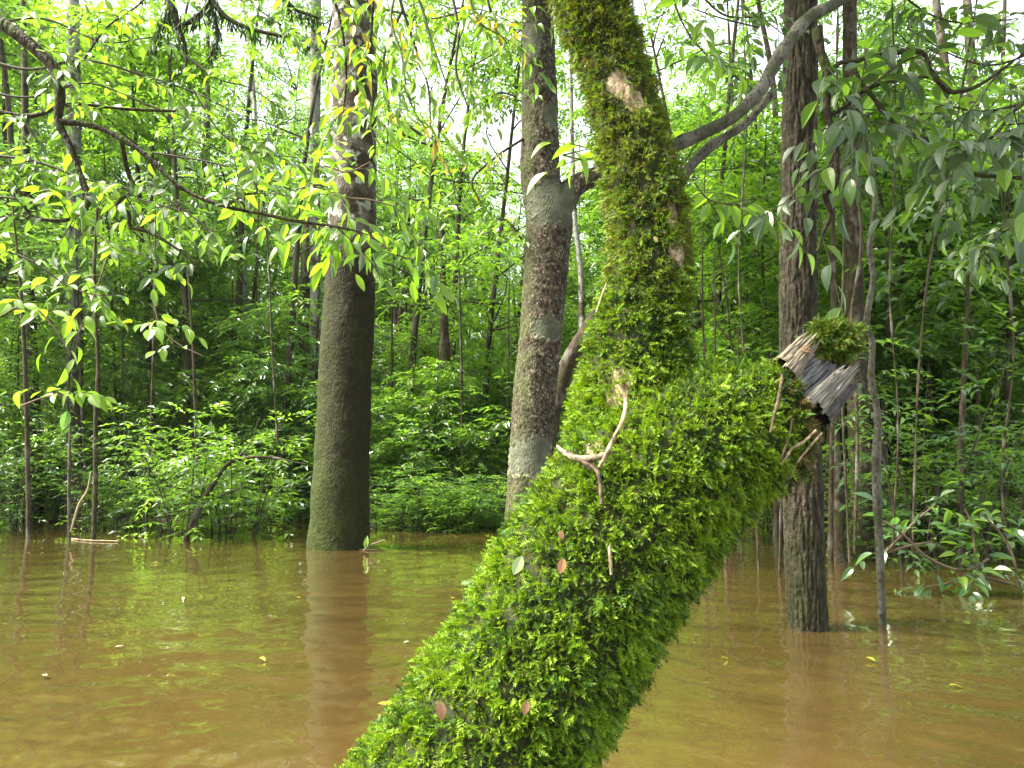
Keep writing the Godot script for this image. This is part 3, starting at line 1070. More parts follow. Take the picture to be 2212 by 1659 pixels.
func make_mossy_tree() -> void:
	var o := thing("mossy_tree", "leaning trunk wrapped in thick bright green moss with a broken stub end", "tree", on_water(760, 2050))
	var a := survey([[640, 2260, 1.72, 470], [840, 1950, 1.78, 445], [1040, 1640, 1.85, 395], [1180, 1400, 1.9, 375], [1300, 1200, 1.95, 375], [1405, 1060, 2.0, 360], [1515, 970, 2.04, 320], [1620, 925, 2.08, 262], [1692, 905, 2.1, 212], [1712, 900, 2.1, 150]])
	var b := survey([[1330, 1150, 2.0, 276], [1365, 1000, 2.06, 276], [1372, 880, 2.1, 241], [1374, 780, 2.12, 204], [1386, 680, 2.14, 184], [1400, 560, 2.16, 166], [1392, 430, 2.18, 158], [1368, 330, 2.2, 140], [1348, 240, 2.22, 138], [1322, 140, 2.24, 138], [1290, 50, 2.26, 147], [1262, -40, 2.28, 152], [1230, -200, 2.32, 138], [1200, -500, 2.4, 120]])
	log_spine = spine(a[0], a[1], 0.03)
	stem_spine = spine(b[0], b[1], 0.03)
	for q in [[1345, 185, 0.036, 0.8], [1368, 215, 0.03, 0.8], [1455, 470, 0.022, 0.45], [1466, 545, 0.024, 0.5], [1330, 862, 0.028, 0.9], [1345, 820, 0.022, 0.6], [1315, 915, 0.018, 1.0], [1290, 970, 0.024, 1.0], [1455, 545, 0.02, 1]]:
		bare_spots.append([moss_front(q[0], q[1], 0.0), q[2], q[3]])
	part("trunk", tube(spine(a[0], a[1], 0.013), 120, look_under_moss), M.bark, o)
	part("upright_stem", tube(spine(b[0], b[1], 0.012), 90, look_under_moss), M.bark, o)
	var l1 := survey([[1420, 335, 2.25, 34], [1470, 308, 2.3, 32], [1530, 282, 2.35, 29], [1595, 243, 2.42, 29], [1645, 190, 2.5, 29], [1675, 135, 2.58, 30], [1708, 85, 2.65, 29], [1745, 40, 2.72, 28], [1795, 12, 2.8, 27], [1860, -25, 2.9, 25], [2000, -90, 3.1, 22]])
	part("limb", tube(spine(l1[0], l1[1], 0.012), 30, look_grey_limb), M.bark, o)
	var l2 := survey([[1470, 395, 2.3, 26], [1492, 360, 2.35, 24], [1532, 318, 2.4, 23], [1572, 292, 2.46, 21], [1622, 256, 2.52, 18], [1668, 200, 2.56, 16]])
	part("limb", tube(spine(l2[0], l2[1], 0.012), 24, look_grey_limb), M.bark, o)
	# moss, sprig by sprig; towards the broken end it has died off
	var dead_from := at(1672, 960, 2.08)
	var sets := [[], [], [], [], [], []]
	var total := 0.0
	for w in [0, 1]:
		var s: Spine = [log_spine, stem_spine][w]
		var step := 0.03
		for k in s.p.size():
			if s.p[k].y < -0.1 or s.p[k].y > 3.4:
				continue
			var area := TAU * s.r[k] * step
			total += area
			for q in int(area * 30000.0 + rng.randf()):
				var ang := r(0, TAU)
				var d := s.n[k] * cos(ang) + s.b[k] * sin(ang)
				var p := s.p[k] + s.t[k] * r(-0.5, 0.5) * step + d * s.r[k]
				if bare(p):
					if rng.randf() > 0.3:
						continue
				var n1 := mid.get_noise_3dv(p * 1.6)
				var height := smoothstep(1.2, 1.75, p.y + n1 * 0.4)
				var clump := mid.get_noise_3dv(p * 6.5 + Vector3(9, 0, 3)) + 0.5 * fine.get_noise_3dv(p * 2.6)
				if clump < r(-1.0, -0.12):
					continue
				p += d * (0.012 * mid.get_noise_3dv(p * 2.0) + 0.026 * clump + r(-0.012, 0.005))
				var under := clampf(-d.y, 0.0, 1.0)
				var dir := d * r(0.4, 1.1) + Vector3(r(-0.6, 0.6), r(-0.6, 0.6), r(-0.6, 0.6)) + Vector3.DOWN * (0.3 + 0.9 * under)
				var size := r(0.013, 0.027) * lerpf(1.0, 0.85, height) * (1.0 + 0.25 * clump)
				var strand := under > 0.5 and rng.randf() < 0.07
				if strand:
					size *= r(1.5, 4.0)
					dir = Vector3.DOWN + Vector3(r(-0.15, 0.15), 0, r(-0.15, 0.15))
				var y := dir.normalized()
				var x := y.cross(Vector3(r(-1, 1), r(-1, 1), r(-1, 1))).normalized()
				var tr := Transform3D(Basis(x * size, y * size, x.cross(y) * size), p)
				var f := rng.randf() + n1 * 0.5
				var which := 0 if f > 0.4 else 1 if f > 0.12 else 2
				if rng.randf() < height * 0.62:
					which = 3 if f > 0.15 else 4 if f > 0.06 else 1 if f > -0.1 else 2
				elif rng.randf() < 0.06:
					which = 3
				if w == 0 and p.x > dead_from.x + 0.1 * n1 and rng.randf() < 0.75:
					which = 4 if rng.randf() < 0.45 else 2
				if strand:
					which = 5
				sets[which].append(tr)
	var names := ["moss_tips", "green_moss", "deep_moss", "olive_moss", "brown_moss", "hanging_moss"]
	var mats := ["moss_bright", "moss_green", "moss_deep", "moss_olive", "moss_brown", "moss_brown"]
	for k in 6:
		moss_part(o, names[k], M[mats[k]], sets[k], k == 5)
	high_crown(o, 5.5, 9.5, 3.4)
	o.get_node("crown").position += Vector3(0.9, 0, -0.4)
	make_broken_end(o)


# a slab of torn wood: fibres run along it, ridged on its faces and ragged at the tip
func splinter(from: Vector3, to: Vector3, wide: float, thick: float, tone: Color) -> ArrayMesh:
	var b := Bag.new()
	var axis := (to - from)
	var z := axis.normalized()
	var x := z.cross(Vector3(0.2, 0.1, 1)).normalized()
	var y := z.cross(x)
	var across := 64
	var rings := 30
	var ends := PackedFloat32Array()
	var ph := r(0, 50)
	for j in across:
		ends.append(0.78 + 0.42 * mid.get_noise_1d(ph + j * 0.16) + r(-0.1, 0.08))
	for k in rings:
		for j in across:
			var a := TAU * j / across
			var t := float(k) / (rings - 1)
			var e := clampf(t * ends[j], 0, 1.1)
			var taper := 1.0 - 0.45 * e
			var p := x * cos(a) * wide * 0.5 * taper + y * signf(sin(a)) * pow(absf(sin(a)), 0.6) * thick * 0.5 * taper
			var n := fine.get_noise_3d(cos(a) * 0.6 + ph, sin(a) * 0.6, e * 0.1)
			var n2 := fine.get_noise_3d(cos(a) * 2.4 + ph, sin(a) * 2.4, e * 0.22)
			p *= 1.0 + 0.28 * n + 0.12 * n2
			b.v.append(from + axis * e + p)
			b.c.append(tone * clampf(0.8 + 0.6 * n + 1.0 * n2, 0.2, 1.6))
	for k in rings:
		for j in across:
			var up := b.v[mini(k + 1, rings - 1) * across + j] - b.v[maxi(k - 1, 0) * across + j]
			var ro := b.v[k * across + (j + 1) % across] - b.v[k * across + (j + across - 1) % across]
			var q := ro.cross(up).normalized()
			if q.dot(b.v[k * across + j] - from - z * (b.v[k * across + j] - from).dot(z)) < 0.0:
				q = -q
			b.n.append(q)
	for k in rings - 1:
		for j in across:
			var a0 := k * across + j
			var a1 := k * across + (j + 1) % across
			b.i.append_array([a0, a0 + across, a1, a1, a0 + across, a1 + across])
	var tip := b.v.size()
	b.v.append(from + axis * 0.55)
	b.c.append(tone * 0.7)
	b.n.append(z)
	for j in across:
		b.i.append_array([tip, (rings - 1) * across + (j + 1) % across, (rings - 1) * across + j])
	return close_bag(b)


func make_broken_end(o: Node3D) -> void:
	# splintered pale wood where the trunk broke off
	var slabs := [
		[1690, 792, 2.0, 46, 40, 1752, 722, 0], [1704, 806, 1.98, 36, 26, 1768, 728, 0], [1700, 786, 2.05, 30, 24, 1738, 744, 2], [1726, 852, 2.06, 120, 70, 1806, 768, 1], [1716, 832, 2.02, 60, 40, 1786, 776, 1],
		[1752, 876, 2.0, 52, 54, 1850, 786, 2], [1766, 896, 2.03, 62, 50, 1846, 812, 3], [1744, 872, 1.97, 26, 20, 1822, 800, 2], [1738, 866, 1.98, 22, 14, 1796, 806, 1]]
	for q in slabs:
		var tone: Color = [Color(0.19, 0.16, 0.115), Color(0.15, 0.15, 0.145), Color(0.22, 0.205, 0.175), Color(0.085, 0.08, 0.07)][q[7]]
		part("splinter", splinter(at(q[0], q[1], q[2]), at(q[5], q[6], q[2] + 0.05), q[3] * 2.0 / FOCAL, q[4] * 2.0 / FOCAL, tone), M.wood, o)
	# the tuft of moss on top of it
	var tuft := []
	var tuft2 := []
	var c := at(1800, 734, 2.08)
	for k in 4200:
		var d := Vector3(r(-1, 1), r(-1, 1), r(-1, 1)).normalized()
		var p := c + d * Vector3(0.056, 0.044, 0.045) * r(0.7, 1.1) * (1.0 + 0.9 * mid.get_noise_3dv(d * 0.6))
		var y := (d * 0.7 + Vector3(r(-0.6, 0.6), r(-0.9, 0.3), r(-0.6, 0.6))).normalized()
		var x := y.cross(Vector3(r(-1, 1), r(-1, 1), r(-1, 1))).normalized()
		var size := r(0.01, 0.022)
		(tuft if rng.randf() < 0.5 else tuft2).append(Transform3D(Basis(x * size, y * size, x.cross(y) * size), p))
	moss_part(o, "moss_tuft", M.moss_green, tuft)
	moss_part(o, "moss_tuft", M.moss_olive, tuft2)
	var core := Bag.new()
	var t := survey([[1795, 790, 2.12, 40], [1800, 755, 2.1, 70], [1805, 715, 2.1, 60], [1808, 690, 2.1, 10]])
	part("tuft_base", tube(spine(t[0], t[1], 0.012), 14, look_under_moss), M.bark, o)


# ---------------------------------------------------------------- overhanging branches, leaf by leaf
func pick_mat(mats: Array) -> Material:
	return M[mats[rng.randi() % mats.size()]]


func shoot(root: Node3D, wood: Bag, where: Vector3, dir: Vector3, l: float, leaves: int, size: float, slim: float, hang: float, mats: Array) -> void:
	var d := dir.normalized()
	var p1 := where + d * l * 0.5 - Vector3.UP * l * 0.06 * hang
	var p2 := where + d * l - Vector3.UP * l * 0.4 * hang
	var s := stick(wood, [where, p1, p2], [0.0028, 0.0022, 0.0012], 4, 0.05)
	var side := d.cross(Vector3.UP)
	if side.length() < 0.2:
		side = Vector3(r(-1, 1), 0, r(-1, 1))
	side = side.normalized()
	var tone := pick_mat(mats)
	for k in leaves:
		var ring := clampi(int((k + 0.8) / leaves * s.p.size()), 1, s.p.size() - 1)
		var sg := 1.0 if k % 2 else -1.0
		var ld := s.t[ring] * r(0.4, 0.9) + side * sg * r(0.5, 1.0) - Vector3.UP * r(0.0, 1.1) * hang
		if k == leaves - 1:
			ld = s.t[ring] - Vector3.UP * 0.3 * hang
		var up := Vector3(r(-0.7, 0.7), 1.0, r(-0.7, 0.9))
		var l2 := size * r(0.7, 1.15)
		leaf(root, s.p[ring], ld, up, l2, l2 * slim, tone if rng.randf() < 0.6 else pick_mat(mats))


func leafy_branch(called: String, label: String, limbs: Array, wood_mat: String, twigs: int, leaves: int, size: float, slim: float, hang: float, mats: Array, sides := 8) -> Node3D:
	var root := thing(called, label, "branch", at(limbs[0][0][0], limbs[0][0][1], limbs[0][0][2]))
	var spines: Array = []
	var first := true
	for limb in limbs:
		var s := survey(limb)
		var b := Bag.new()
		spines.append(stick(b, s[0], s[1], sides, 0.025))
		if limb[0][3] > 8.5:
			part("main_limb" if first else "side_limb", tube(spine(s[0], s[1], 0.012), 16, look_twig), M.bark, root)
		else:
			part("main_limb" if first else "side_limb", close_bag(b), M[wood_mat], root)
		first = false
	var wood := Bag.new()
	for k in twigs:
		var s: Spine = spines[rng.randi() % spines.size()]
		var ring := rng.randi_range(int(s.p.size() * 0.15), s.p.size() - 1)
		var d := (s.t[ring] * r(-0.2, 0.8) + Vector3(r(-1, 1), r(-0.6, 0.5), r(-1, 1))).normalized()
		shoot(root, wood, s.p[ring], d, size * r(2.0, 3.6), leaves + rng.randi() % 3, size, slim, hang, mats)
	var o := part("twig", close_bag(wood), M.twig_dark, root)
	o.set_meta("kind", "stuff")
	return root


func make_branches() -> void:
	var d := 3.3
	leafy_branch("overhanging_branch", "dark mossy crooked branch with leafy twigs hanging in before the pale spotted trunk", [
		[[-60, 5, d, 26], [50, 85, d, 28], [118, 150, d, 25], [130, 210, d, 22], [126, 262, d, 18], [150, 312, d, 14], [172, 372, d, 11], [182, 430, d, 7]],
		[[128, 262, d, 16], [200, 272, d, 13], [262, 300, d, 12], [315, 335, d, 11], [397, 409, d, 9], [487, 446, d, 9], [551, 459, d, 8], [645, 478, d, 7], [735, 491, d, 6], [800, 508, d, 4]],
		[[262, 300, d, 10], [277, 375, d + 0.1, 10], [289, 409, d + 0.1, 9], [255, 439, d + 0.1, 9], [277, 461, d + 0.1, 8], [283, 491, d + 0.1, 8], [322, 502, d + 0.1, 7], [375, 532, d + 0.1, 6], [424, 570, d + 0.1, 5]],
		[[172, 372, d, 10], [190, 420, d, 11], [183, 452, d, 9], [139, 476, d, 9], [67, 465, d, 8], [41, 409, d, 6]],
		[[487, 446, d, 7], [530, 420, d - 0.1, 6], [555, 416, d - 0.1, 6], [545, 385, d - 0.1, 5], [520, 330, d - 0.1, 4]],
		[[-20, 240, d + 0.2, 12], [70, 250, d + 0.2, 10], [150, 225, d + 0.2, 9], [260, 235, d + 0.3, 7], [380, 240, d + 0.4, 5]],
	], "twig_mossy", 48, 5, 0.08, 0.42, 0.5, ["leaf_bright", "leaf_green", "leaf_green", "leaf_deep", "leaf_deep", "leaf_green", "leaf_lime"])
	d = 4.6
	leafy_branch("hanging_branch", "drooping bright green leafy shoots hanging in front of the big brown trunk", [
		[[660, -80, d, 10], [715, -10, d, 8], [738, 60, d, 6], [748, 160, d, 5], [742, 240, d, 3]],
		[[790, -80, d, 9], [805, 0, d, 7], [800, 110, d, 5], [806, 215, d, 4], [795, 280, d, 2]],
		[[860, -80, d, 8], [905, 0, d, 7], [930, 80, d, 5], [960, 170, d, 4], [975, 210, d, 2]],
		[[880, -80, d, 8], [845, 30, d, 6], [868, 120, d, 5], [880, 200, d, 4], [905, 260, d, 2]],
		[[1000, -60, d, 8], [1030, 40, d, 6], [1085, 80, d, 4], [1100, 110, d, 2]],
	], "twig_green", 48, 5, 0.105, 0.34, 0.9, ["leaf_lime", "leaf_lime", "leaf_bright", "leaf_green", "leaf_bright", "leaf_lime", "leaf_bright", "leaf_lime", "leaf_bright", "leaf_lime", "leaf_bright", "leaf_green", "leaf_yellow"], 6)
	d = 4.4
	leafy_branch("trunk_spray", "fresh green leafy spray crossing the big brown trunk at mid height", [
		[[640, 410, d, 6], [690, 400, d, 6], [740, 425, d, 5], [800, 432, d, 4], [850, 445, d, 3]],
		[[800, 508, d, 4], [770, 500, d, 5], [720, 492, d, 6], [660, 482, d, 6]],
		[[800, 500, d, 4], [840, 540, d, 4], [880, 560, d, 3]],
		[[660, 395, d, 5], [700, 360, d, 4], [750, 372, d, 4], [800, 350, d, 3]],
	], "twig_brown", 24, 5, 0.13, 0.36, 0.8, ["leaf_bright", "leaf_lime", "leaf_green", "leaf_blue", "leaf_bright"], 6)
	d = 5.2
	leafy_branch("gap_branch", "lime green drooping twigs before the bright sky between two big trunks", [
		[[840, -80, d, 8], [870, 20, d, 7], [900, 110, d, 6], [925, 190, d, 5], [930, 280, d, 3]],
		[[960, -80, d, 8], [990, 60, d, 6], [985, 150, d, 5], [1010, 230, d, 3]],
		[[870, 20, d, 6], [830, 120, d, 5], [840, 220, d, 4], [835, 330, d, 2]],
		[[1040, -80, d, 7], [1060, 30, d, 6], [1080, 90, d, 4], [1095, 130, d, 3]],
		[[1120, 210, d + 2, 5], [1080, 200, d + 2, 4], [1050, 220, d + 2, 3]],
		[[1130, 300, d + 3, 7], [1070, 340, d + 3, 6], [1020, 390, d + 3, 5], [1040, 440, d + 3, 3]],
		[[1130, 520, d + 3, 5], [1100, 480, d + 3, 5], [1070, 470, d + 3, 3]],
	], "twig_dark", 48, 5, 0.105, 0.36, 0.85, ["leaf_lime", "leaf_bright", "leaf_lime", "leaf_green", "leaf_lime", "leaf_bright", "leaf_bright", "leaf_yellow", "leaf_lime", "leaf_green"], 6)
	d = 3.9
	leafy_branch("upper_branch", "leafy twigs with mixed light and dark leaves above the overhanging branch", [
		[[-60, 120, d, 8], [60, 150, d, 7], [180, 130, d, 6], [300, 160, d, 5], [420, 200, d, 4], [520, 250, d, 3]],
		[[-60, 330, d, 8], [80, 350, d, 6], [220, 400, d, 5], [340, 420, d, 4], [460, 500, d, 3]],
		[[180, 130, d, 6], [230, 60, d, 5], [300, 10, d, 4], [340, -40, d, 3]],
		[[420, 200, d, 4], [480, 290, d, 4], [560, 330, d, 3], [640, 340, d, 2]],
	], "twig_dark", 48, 5, 0.078, 0.44, 0.5, ["leaf_bright", "leaf_green", "leaf_green", "leaf_deep", "leaf_green", "leaf_lime"], 6)
	make_hanging_moss()
	var mix := ["leaf_bright", "leaf_green", "leaf_green", "leaf_deep", "leaf_green", "leaf_lime"]
	d = 4.8
	leafy_branch("fine_branch", "fine twigs with small leaves filling the air over the pale spotted trunk", [
		[[-60, 60, d, 6], [90, 40, d, 5], [220, 90, d, 4], [330, 80, d, 3]],
		[[-60, 190, d, 6], [60, 210, d, 5], [190, 180, d, 4], [330, 230, d, 3], [430, 260, d, 2]],
		[[-60, 420, d, 6], [80, 440, d, 5], [230, 520, d, 4], [330, 560, d, 2]],
		[[-60, 520, d, 6], [60, 560, d, 5], [150, 620, d, 3], [220, 640, d, 2]],
	], "twig_dark", 48, 5, 0.085, 0.44, 0.5, mix, 5)
	leafy_branch("sky_branch", "thin leafy twigs seen against bright sky between the draped branch and big trunk", [
		[[400, 120, d + 2, 5], [470, 170, d + 2, 4], [540, 190, d + 2, 3], [600, 230, d + 2, 2]],
		[[330, 330, d + 1, 5], [450, 350, d + 1, 4], [560, 380, d + 1, 3], [650, 420, d + 1, 2]],
		[[480, -60, d + 1, 5], [560, 20, d + 1, 4], [620, 60, d + 1, 3], [690, 90, d + 1, 2]],
		[[300, 430, d + 1, 4], [420, 470, d + 1, 3], [500, 560, d + 1, 2]],
	], "twig_dark", 48, 5, 0.1, 0.42, 0.5, mix, 5)
	leafy_branch("crossing_branch", "slim leafy twigs crossing the bright gap next to the grey patchy trunk", [
		[[840, 250, d + 1.5, 5], [910, 290, d + 1.5, 4], [960, 350, d + 1.5, 3], [990, 420, d + 1.5, 2]],
		[[1130, 60, d + 2, 5], [1060, 120, d + 2, 4], [990, 150, d + 2, 3], [930, 130, d + 2, 2]],
		[[860, 420, d + 2, 4], [920, 440, d + 2, 3], [980, 470, d + 2, 2]],
		[[830, 20, d + 1, 5], [930, 40, d + 1, 4], [1030, 20, d + 1, 3], [1110, 50, d + 1, 2]],
	], "twig_dark", 48, 5, 0.1, 0.4, 0.6, ["leaf_bright", "leaf_green", "leaf_lime", "leaf_green", "leaf_bright"], 5)
	leafy_branch("roof_branch", "small-leaved twigs spread over the crossing grey limb of the mossy tree", [
		[[1480, -50, d, 6], [1560, 30, d, 5], [1640, 40, d, 4], [1700, 80, d, 2]],
		[[1900, -60, d, 6], [1990, 20, d, 5], [2080, 50, d, 4], [2200, 40, d, 3]],
		[[2260, 100, d, 6], [2150, 140, d, 5], [2060, 120, d, 4], [1960, 60, d, 3]],
		[[1500, 120, d + 1, 5], [1580, 160, d + 1, 4], [1660, 230, d + 1, 3]],
	], "twig_dark", 48, 5, 0.1, 0.42, 0.5, ["leaf_green", "leaf_green", "leaf_deep", "leaf_bright", "leaf_deep"], 5)
	leafy_branch("dim_branch", "dark leafy twigs hanging in the upper corner beyond the crooked pale sapling", [
		[[2260, 210, d - 1, 7], [2130, 240, d - 1, 5], [2030, 230, d - 1, 4], [1940, 260, d - 1, 2]],
		[[2260, 330, d - 1, 7], [2160, 350, d - 1, 5], [2080, 420, d - 1, 3], [2010, 440, d - 1, 2]],
		[[2260, 480, d - 1, 6], [2170, 500, d - 1, 4], [2100, 560, d - 1, 2]],
	], "twig_dark", 46, 5, 0.085, 0.46, 0.5, ["leaf_deep", "leaf_green", "leaf_deep", "leaf_green", "leaf_bright"], 5)
	make_lianas()
	d = 5.6
	leafy_branch("low_sprig", "arching twigs of round yellow-green leaves over the water near the thin stems", [
		[[-20, 690, d, 7], [60, 660, d, 6], [110, 700, d, 4], [150, 760, d, 3]],
		[[330, 640, d, 4], [345, 700, d, 4], [380, 740, d, 3], [440, 770, d, 2]],
		[[40, 880, d, 4], [90, 860, d, 4], [150, 850, d, 3]],
		[[230, 560, d, 4], [200, 650, d, 3], [170, 720, d, 3]],
	], "twig_brown", 16, 4, 0.13, 0.5, 0.6, ["leaf_lime", "leaf_bright", "leaf_lime", "leaf_lime", "leaf_bright", "leaf_lime", "leaf_blue"], 5)
	d = 3.1
	leafy_branch("shaded_branch", "dark branching limbs with broad shaded leaves beyond the furrowed trunk", [
		[[1765, 60, d, 24], [1772, 110, d, 22], [1787, 161, d, 18], [1787, 244, d, 16], [1802, 292, d, 14], [1806, 394, d, 13], [1783, 420, d, 14], [1794, 461, d, 12], [1780, 499, d, 10], [1765, 544, d, 6]],
		[[1790, 170, d, 9], [1811, 138, d, 10], [1850, 131, d, 11], [1900, 118, d, 11], [1988, 112, d, 12], [2010, 150, d, 11], [2045, 195, d, 12], [2085, 195, d, 9], [2130, 175, d, 7], [2215, 112, d, 6]],
		[[1838, 133, d, 9], [1862, 180, d, 9], [1890, 215, d, 10], [1930, 265, d, 11], [1960, 285, d, 11], [2000, 300, d, 12], [2030, 305, d, 12], [2045, 340, d, 11], [2075, 365, d, 10], [2120, 378, d, 10], [2240, 386, d, 9]],
		[[1790, 252, d, 9], [1825, 231, d, 9], [1860, 200, d, 9], [1900, 182, d, 8], [1950, 170, d, 8], [2005, 167, d, 5]],
		[[1825, 232, d, 6], [1850, 240, d, 6], [1872, 262, d, 4]],
		[[2240, 200, d - 0.3, 10], [2190, 240, d - 0.3, 8], [2150, 290, d - 0.3, 6], [2110, 320, d - 0.3, 4]],
	], "twig_dark", 58, 4, 0.105, 0.46, 0.55, ["leaf_deep", "leaf_deep", "leaf_green", "leaf_deep", "leaf_bright", "leaf_deep"])
	d = 6.4
	leafy_branch("drowned_shrub", "sparse shrub with large bluish leaves half drowned beyond the crooked sapling", [
		[[1906, 1125, d, 6], [1950, 1154, d, 6], [2001, 1202, d, 6], [2068, 1232, d, 7], [2103, 1226, d, 6], [2136, 1207, d, 5]],
		[[1914, 1192, d, 7], [1950, 1154, d, 6], [1984, 1120, d, 5], [2020, 1090, d, 3]],
		[[1914, 1194, d, 6], [1960, 1180, d, 6], [2015, 1170, d, 4]],
		[[2112, 1275, d, 7], [2108, 1230, d, 7], [2105, 1180, d, 6], [2098, 1130, d, 5], [2085, 1100, d, 3]],
		[[2200, 1270, d, 7], [2188, 1200, d, 6], [2160, 1150, d, 5], [2120, 1110, d, 3]],
		[[2190, 1262, d, 7], [2100, 1245, d, 6], [2040, 1262, d, 4], [2000, 1268, d, 3]],
	], "twig_brown", 26, 4, 0.15, 0.42, 0.4, ["leaf_blue", "leaf_blue", "leaf_green", "leaf_blue", "leaf_bright"], 6)
	d = 2.9
	leafy_branch("gap_twig", "few broad glossy leaves poking between the grey patchy trunk and the mossy trunk", [
		[[1330, 330, d, 5], [1270, 345, d, 4], [1215, 335, d, 3]],
		[[1330, 300, d, 4], [1280, 290, d, 3], [1230, 310, d, 2]],
	], "twig_green", 5, 3, 0.1, 0.45, 0.5, ["leaf_green", "leaf_lime", "leaf_bright"], 5)
	d = 4.2
	leafy_branch("twin_leaf_twig", "thin twig with paired light leaves between the mossy trunk and furrowed trunk", [
		[[1500, 395, d, 4], [1530, 430, d, 4], [1570, 440, d, 3], [1620, 430, d, 2]],
		[[1440, -40, d, 5], [1480, 60, d, 4], [1540, 130, d, 3], [1600, 150, d, 2]],
		[[1640, 60, d, 4], [1560, 40, d, 4], [1500, 20, d, 3]],
	], "twig_dark", 12, 4, 0.125, 0.42, 0.6, ["leaf_bright", "leaf_lime", "leaf_green", "leaf_deep"], 5)


# thin vines that hang beside the furrowed trunk and the crooked sapling
func make_lianas() -> void:
	var rows := [
		["taut thin vine hanging just beside the dark furrowed trunk", [[1812, -60, 6.0, 5], [1808, 200, 6.0, 5], [1822, 500, 6.0, 5], [1818, 800, 6.0, 6], [1830, 1100, 6.0, 6], [1836, 1215, 6.0, 6]]],
		["wavy brown vine looping between furrowed trunk and crooked sapling", [[1850, -60, 6.6, 6], [1842, 260, 6.6, 6], [1860, 520, 6.6, 7], [1838, 700, 6.6, 7], [1852, 930, 6.6, 7], [1846, 1190, 6.6, 7]]],
		["pale vine hanging slack past the crooked sapling", [[1925, -60, 7.2, 4], [1935, 300, 7.2, 4], [1922, 620, 7.2, 4], [1940, 900, 7.2, 4], [1928, 1170, 7.2, 4]]],
		["dark vine slanting across the thicket past the crooked sapling", [[2120, -60, 7.0, 5], [2060, 300, 7.0, 5], [2010, 560, 7.0, 5], [1985, 800, 7.0, 5], [1972, 1165, 7.0, 5]]],
		["thin twisting vine at the dim thicket edge", [[2185, 200, 7.6, 4], [2170, 480, 7.6, 4], [2190, 760, 7.6, 5], [2165, 1000, 7.6, 5], [2172, 1150, 7.6, 5]]],
		["thin vine hanging between the mossy trunk and the furrowed trunk", [[1600, -60, 6.2, 4], [1612, 260, 6.2, 4], [1596, 560, 6.2, 4], [1606, 760, 6.2, 4]]],
		["slack dark vine drooping before the leaning reddish trunk", [[560, 360, 11, 4], [580, 560, 11, 4], [588, 760, 11, 4], [600, 960, 11, 4]]],
	]
	for row in rows:
		var s := survey(row[1])
		var o := part("liana", tube(spine(s[0], s[1], 0.05), 8, look_brown), M.bark, self)
		tag(o, row[0], "vine")


# a high branch draped with dark strands, against the sky
func make_hanging_moss() -> void:
	var d := 11.0
	var o := thing("draped_branch", "high dark branch draped with hanging strands of moss against bright sky", "branch", at(455, -60, d))
	var strands := Bag.new()
	strands.lean = true
	for limb in [[[340, -70, d, 16], [372, 10, d, 18], [384, 60, d, 14], [400, 100, d, 9], [402, 165, d, 5]], [[384, 60, d, 10], [420, 40, d, 12], [452, 5, d, 16], [462, -70, d, 18]], [[456, 0, d, 14], [490, 38, d, 12], [540, 62, d, 10], [600, 76, d, 8], [670, 92, d, 4]], [[452, 5, d, 9], [470, 70, d, 7], [455, 120, d, 4]], [[600, -60, d, 12], [625, 10, d, 10], [690, 40, d, 6]], [[372, 10, d, 8], [345, 60, d, 6], [330, 110, d, 3]]]:
		var s := survey(limb)
		var sp := spine(s[0], s[1], 0.03)
		part("limb", tube(sp, 10, look_twig), M.bark, o)
		for k in 150:
			var q := rng.randi() % sp.p.size()
			var l := r(0.06, 0.24)
			far_leaf(strands, sp.p[q] + Vector3(r(-1, 1), r(-1, 0.6), r(-1, 1)) * (sp.r[q] + 0.03), Vector3(r(-0.45, 0.45), -1, r(-0.45, 0.45)), Vector3(r(-1, 1), 0.1, r(-1, 1)), l, l * 0.13)
	var m := part("hanging_moss", close_bag(strands), M.moss_deep, o)
	m.set_meta("kind", "stuff")


# ---------------------------------------------------------------- small things
func loose_stick(called: String, label: String, rows: Array, material: String, on_moss := -1.0) -> void:
	var pts := []
	var rads := []
	for row in rows:
		if on_moss >= 0.0:
			pts.append(moss_front(row[0], row[1], on_moss))
			rads.append(row[2] * 0.5 * 1.9 / FOCAL)
		else:
			var p := on_water(row[0], row[1], 0.012)
			pts.append(p)
			rads.append(row[2] * 0.5 * -p.z / FOCAL)
	var tone: Color = M[material].albedo_color.srgb_to_linear()
	var look := func(p: Vector3, out: Array) -> void:
		var n := fine.get_noise_3dv(p * 4.0)
		out[0] = 0.0012 * n if on_moss >= 0.0 else 0.004 * n
		out[1] = tone * clampf(0.65 + 0.9 * n + 0.5 * mid.get_noise_3dv(p * 8.0), 0.15, 1.2)
	var o := part(called, tube(spine(pts, rads, 0.006 if on_moss >= 0.0 else 0.05), 9, look), M.wood, self)
	tag(o, label, "twig" if on_moss >= 0.0 else "stick")


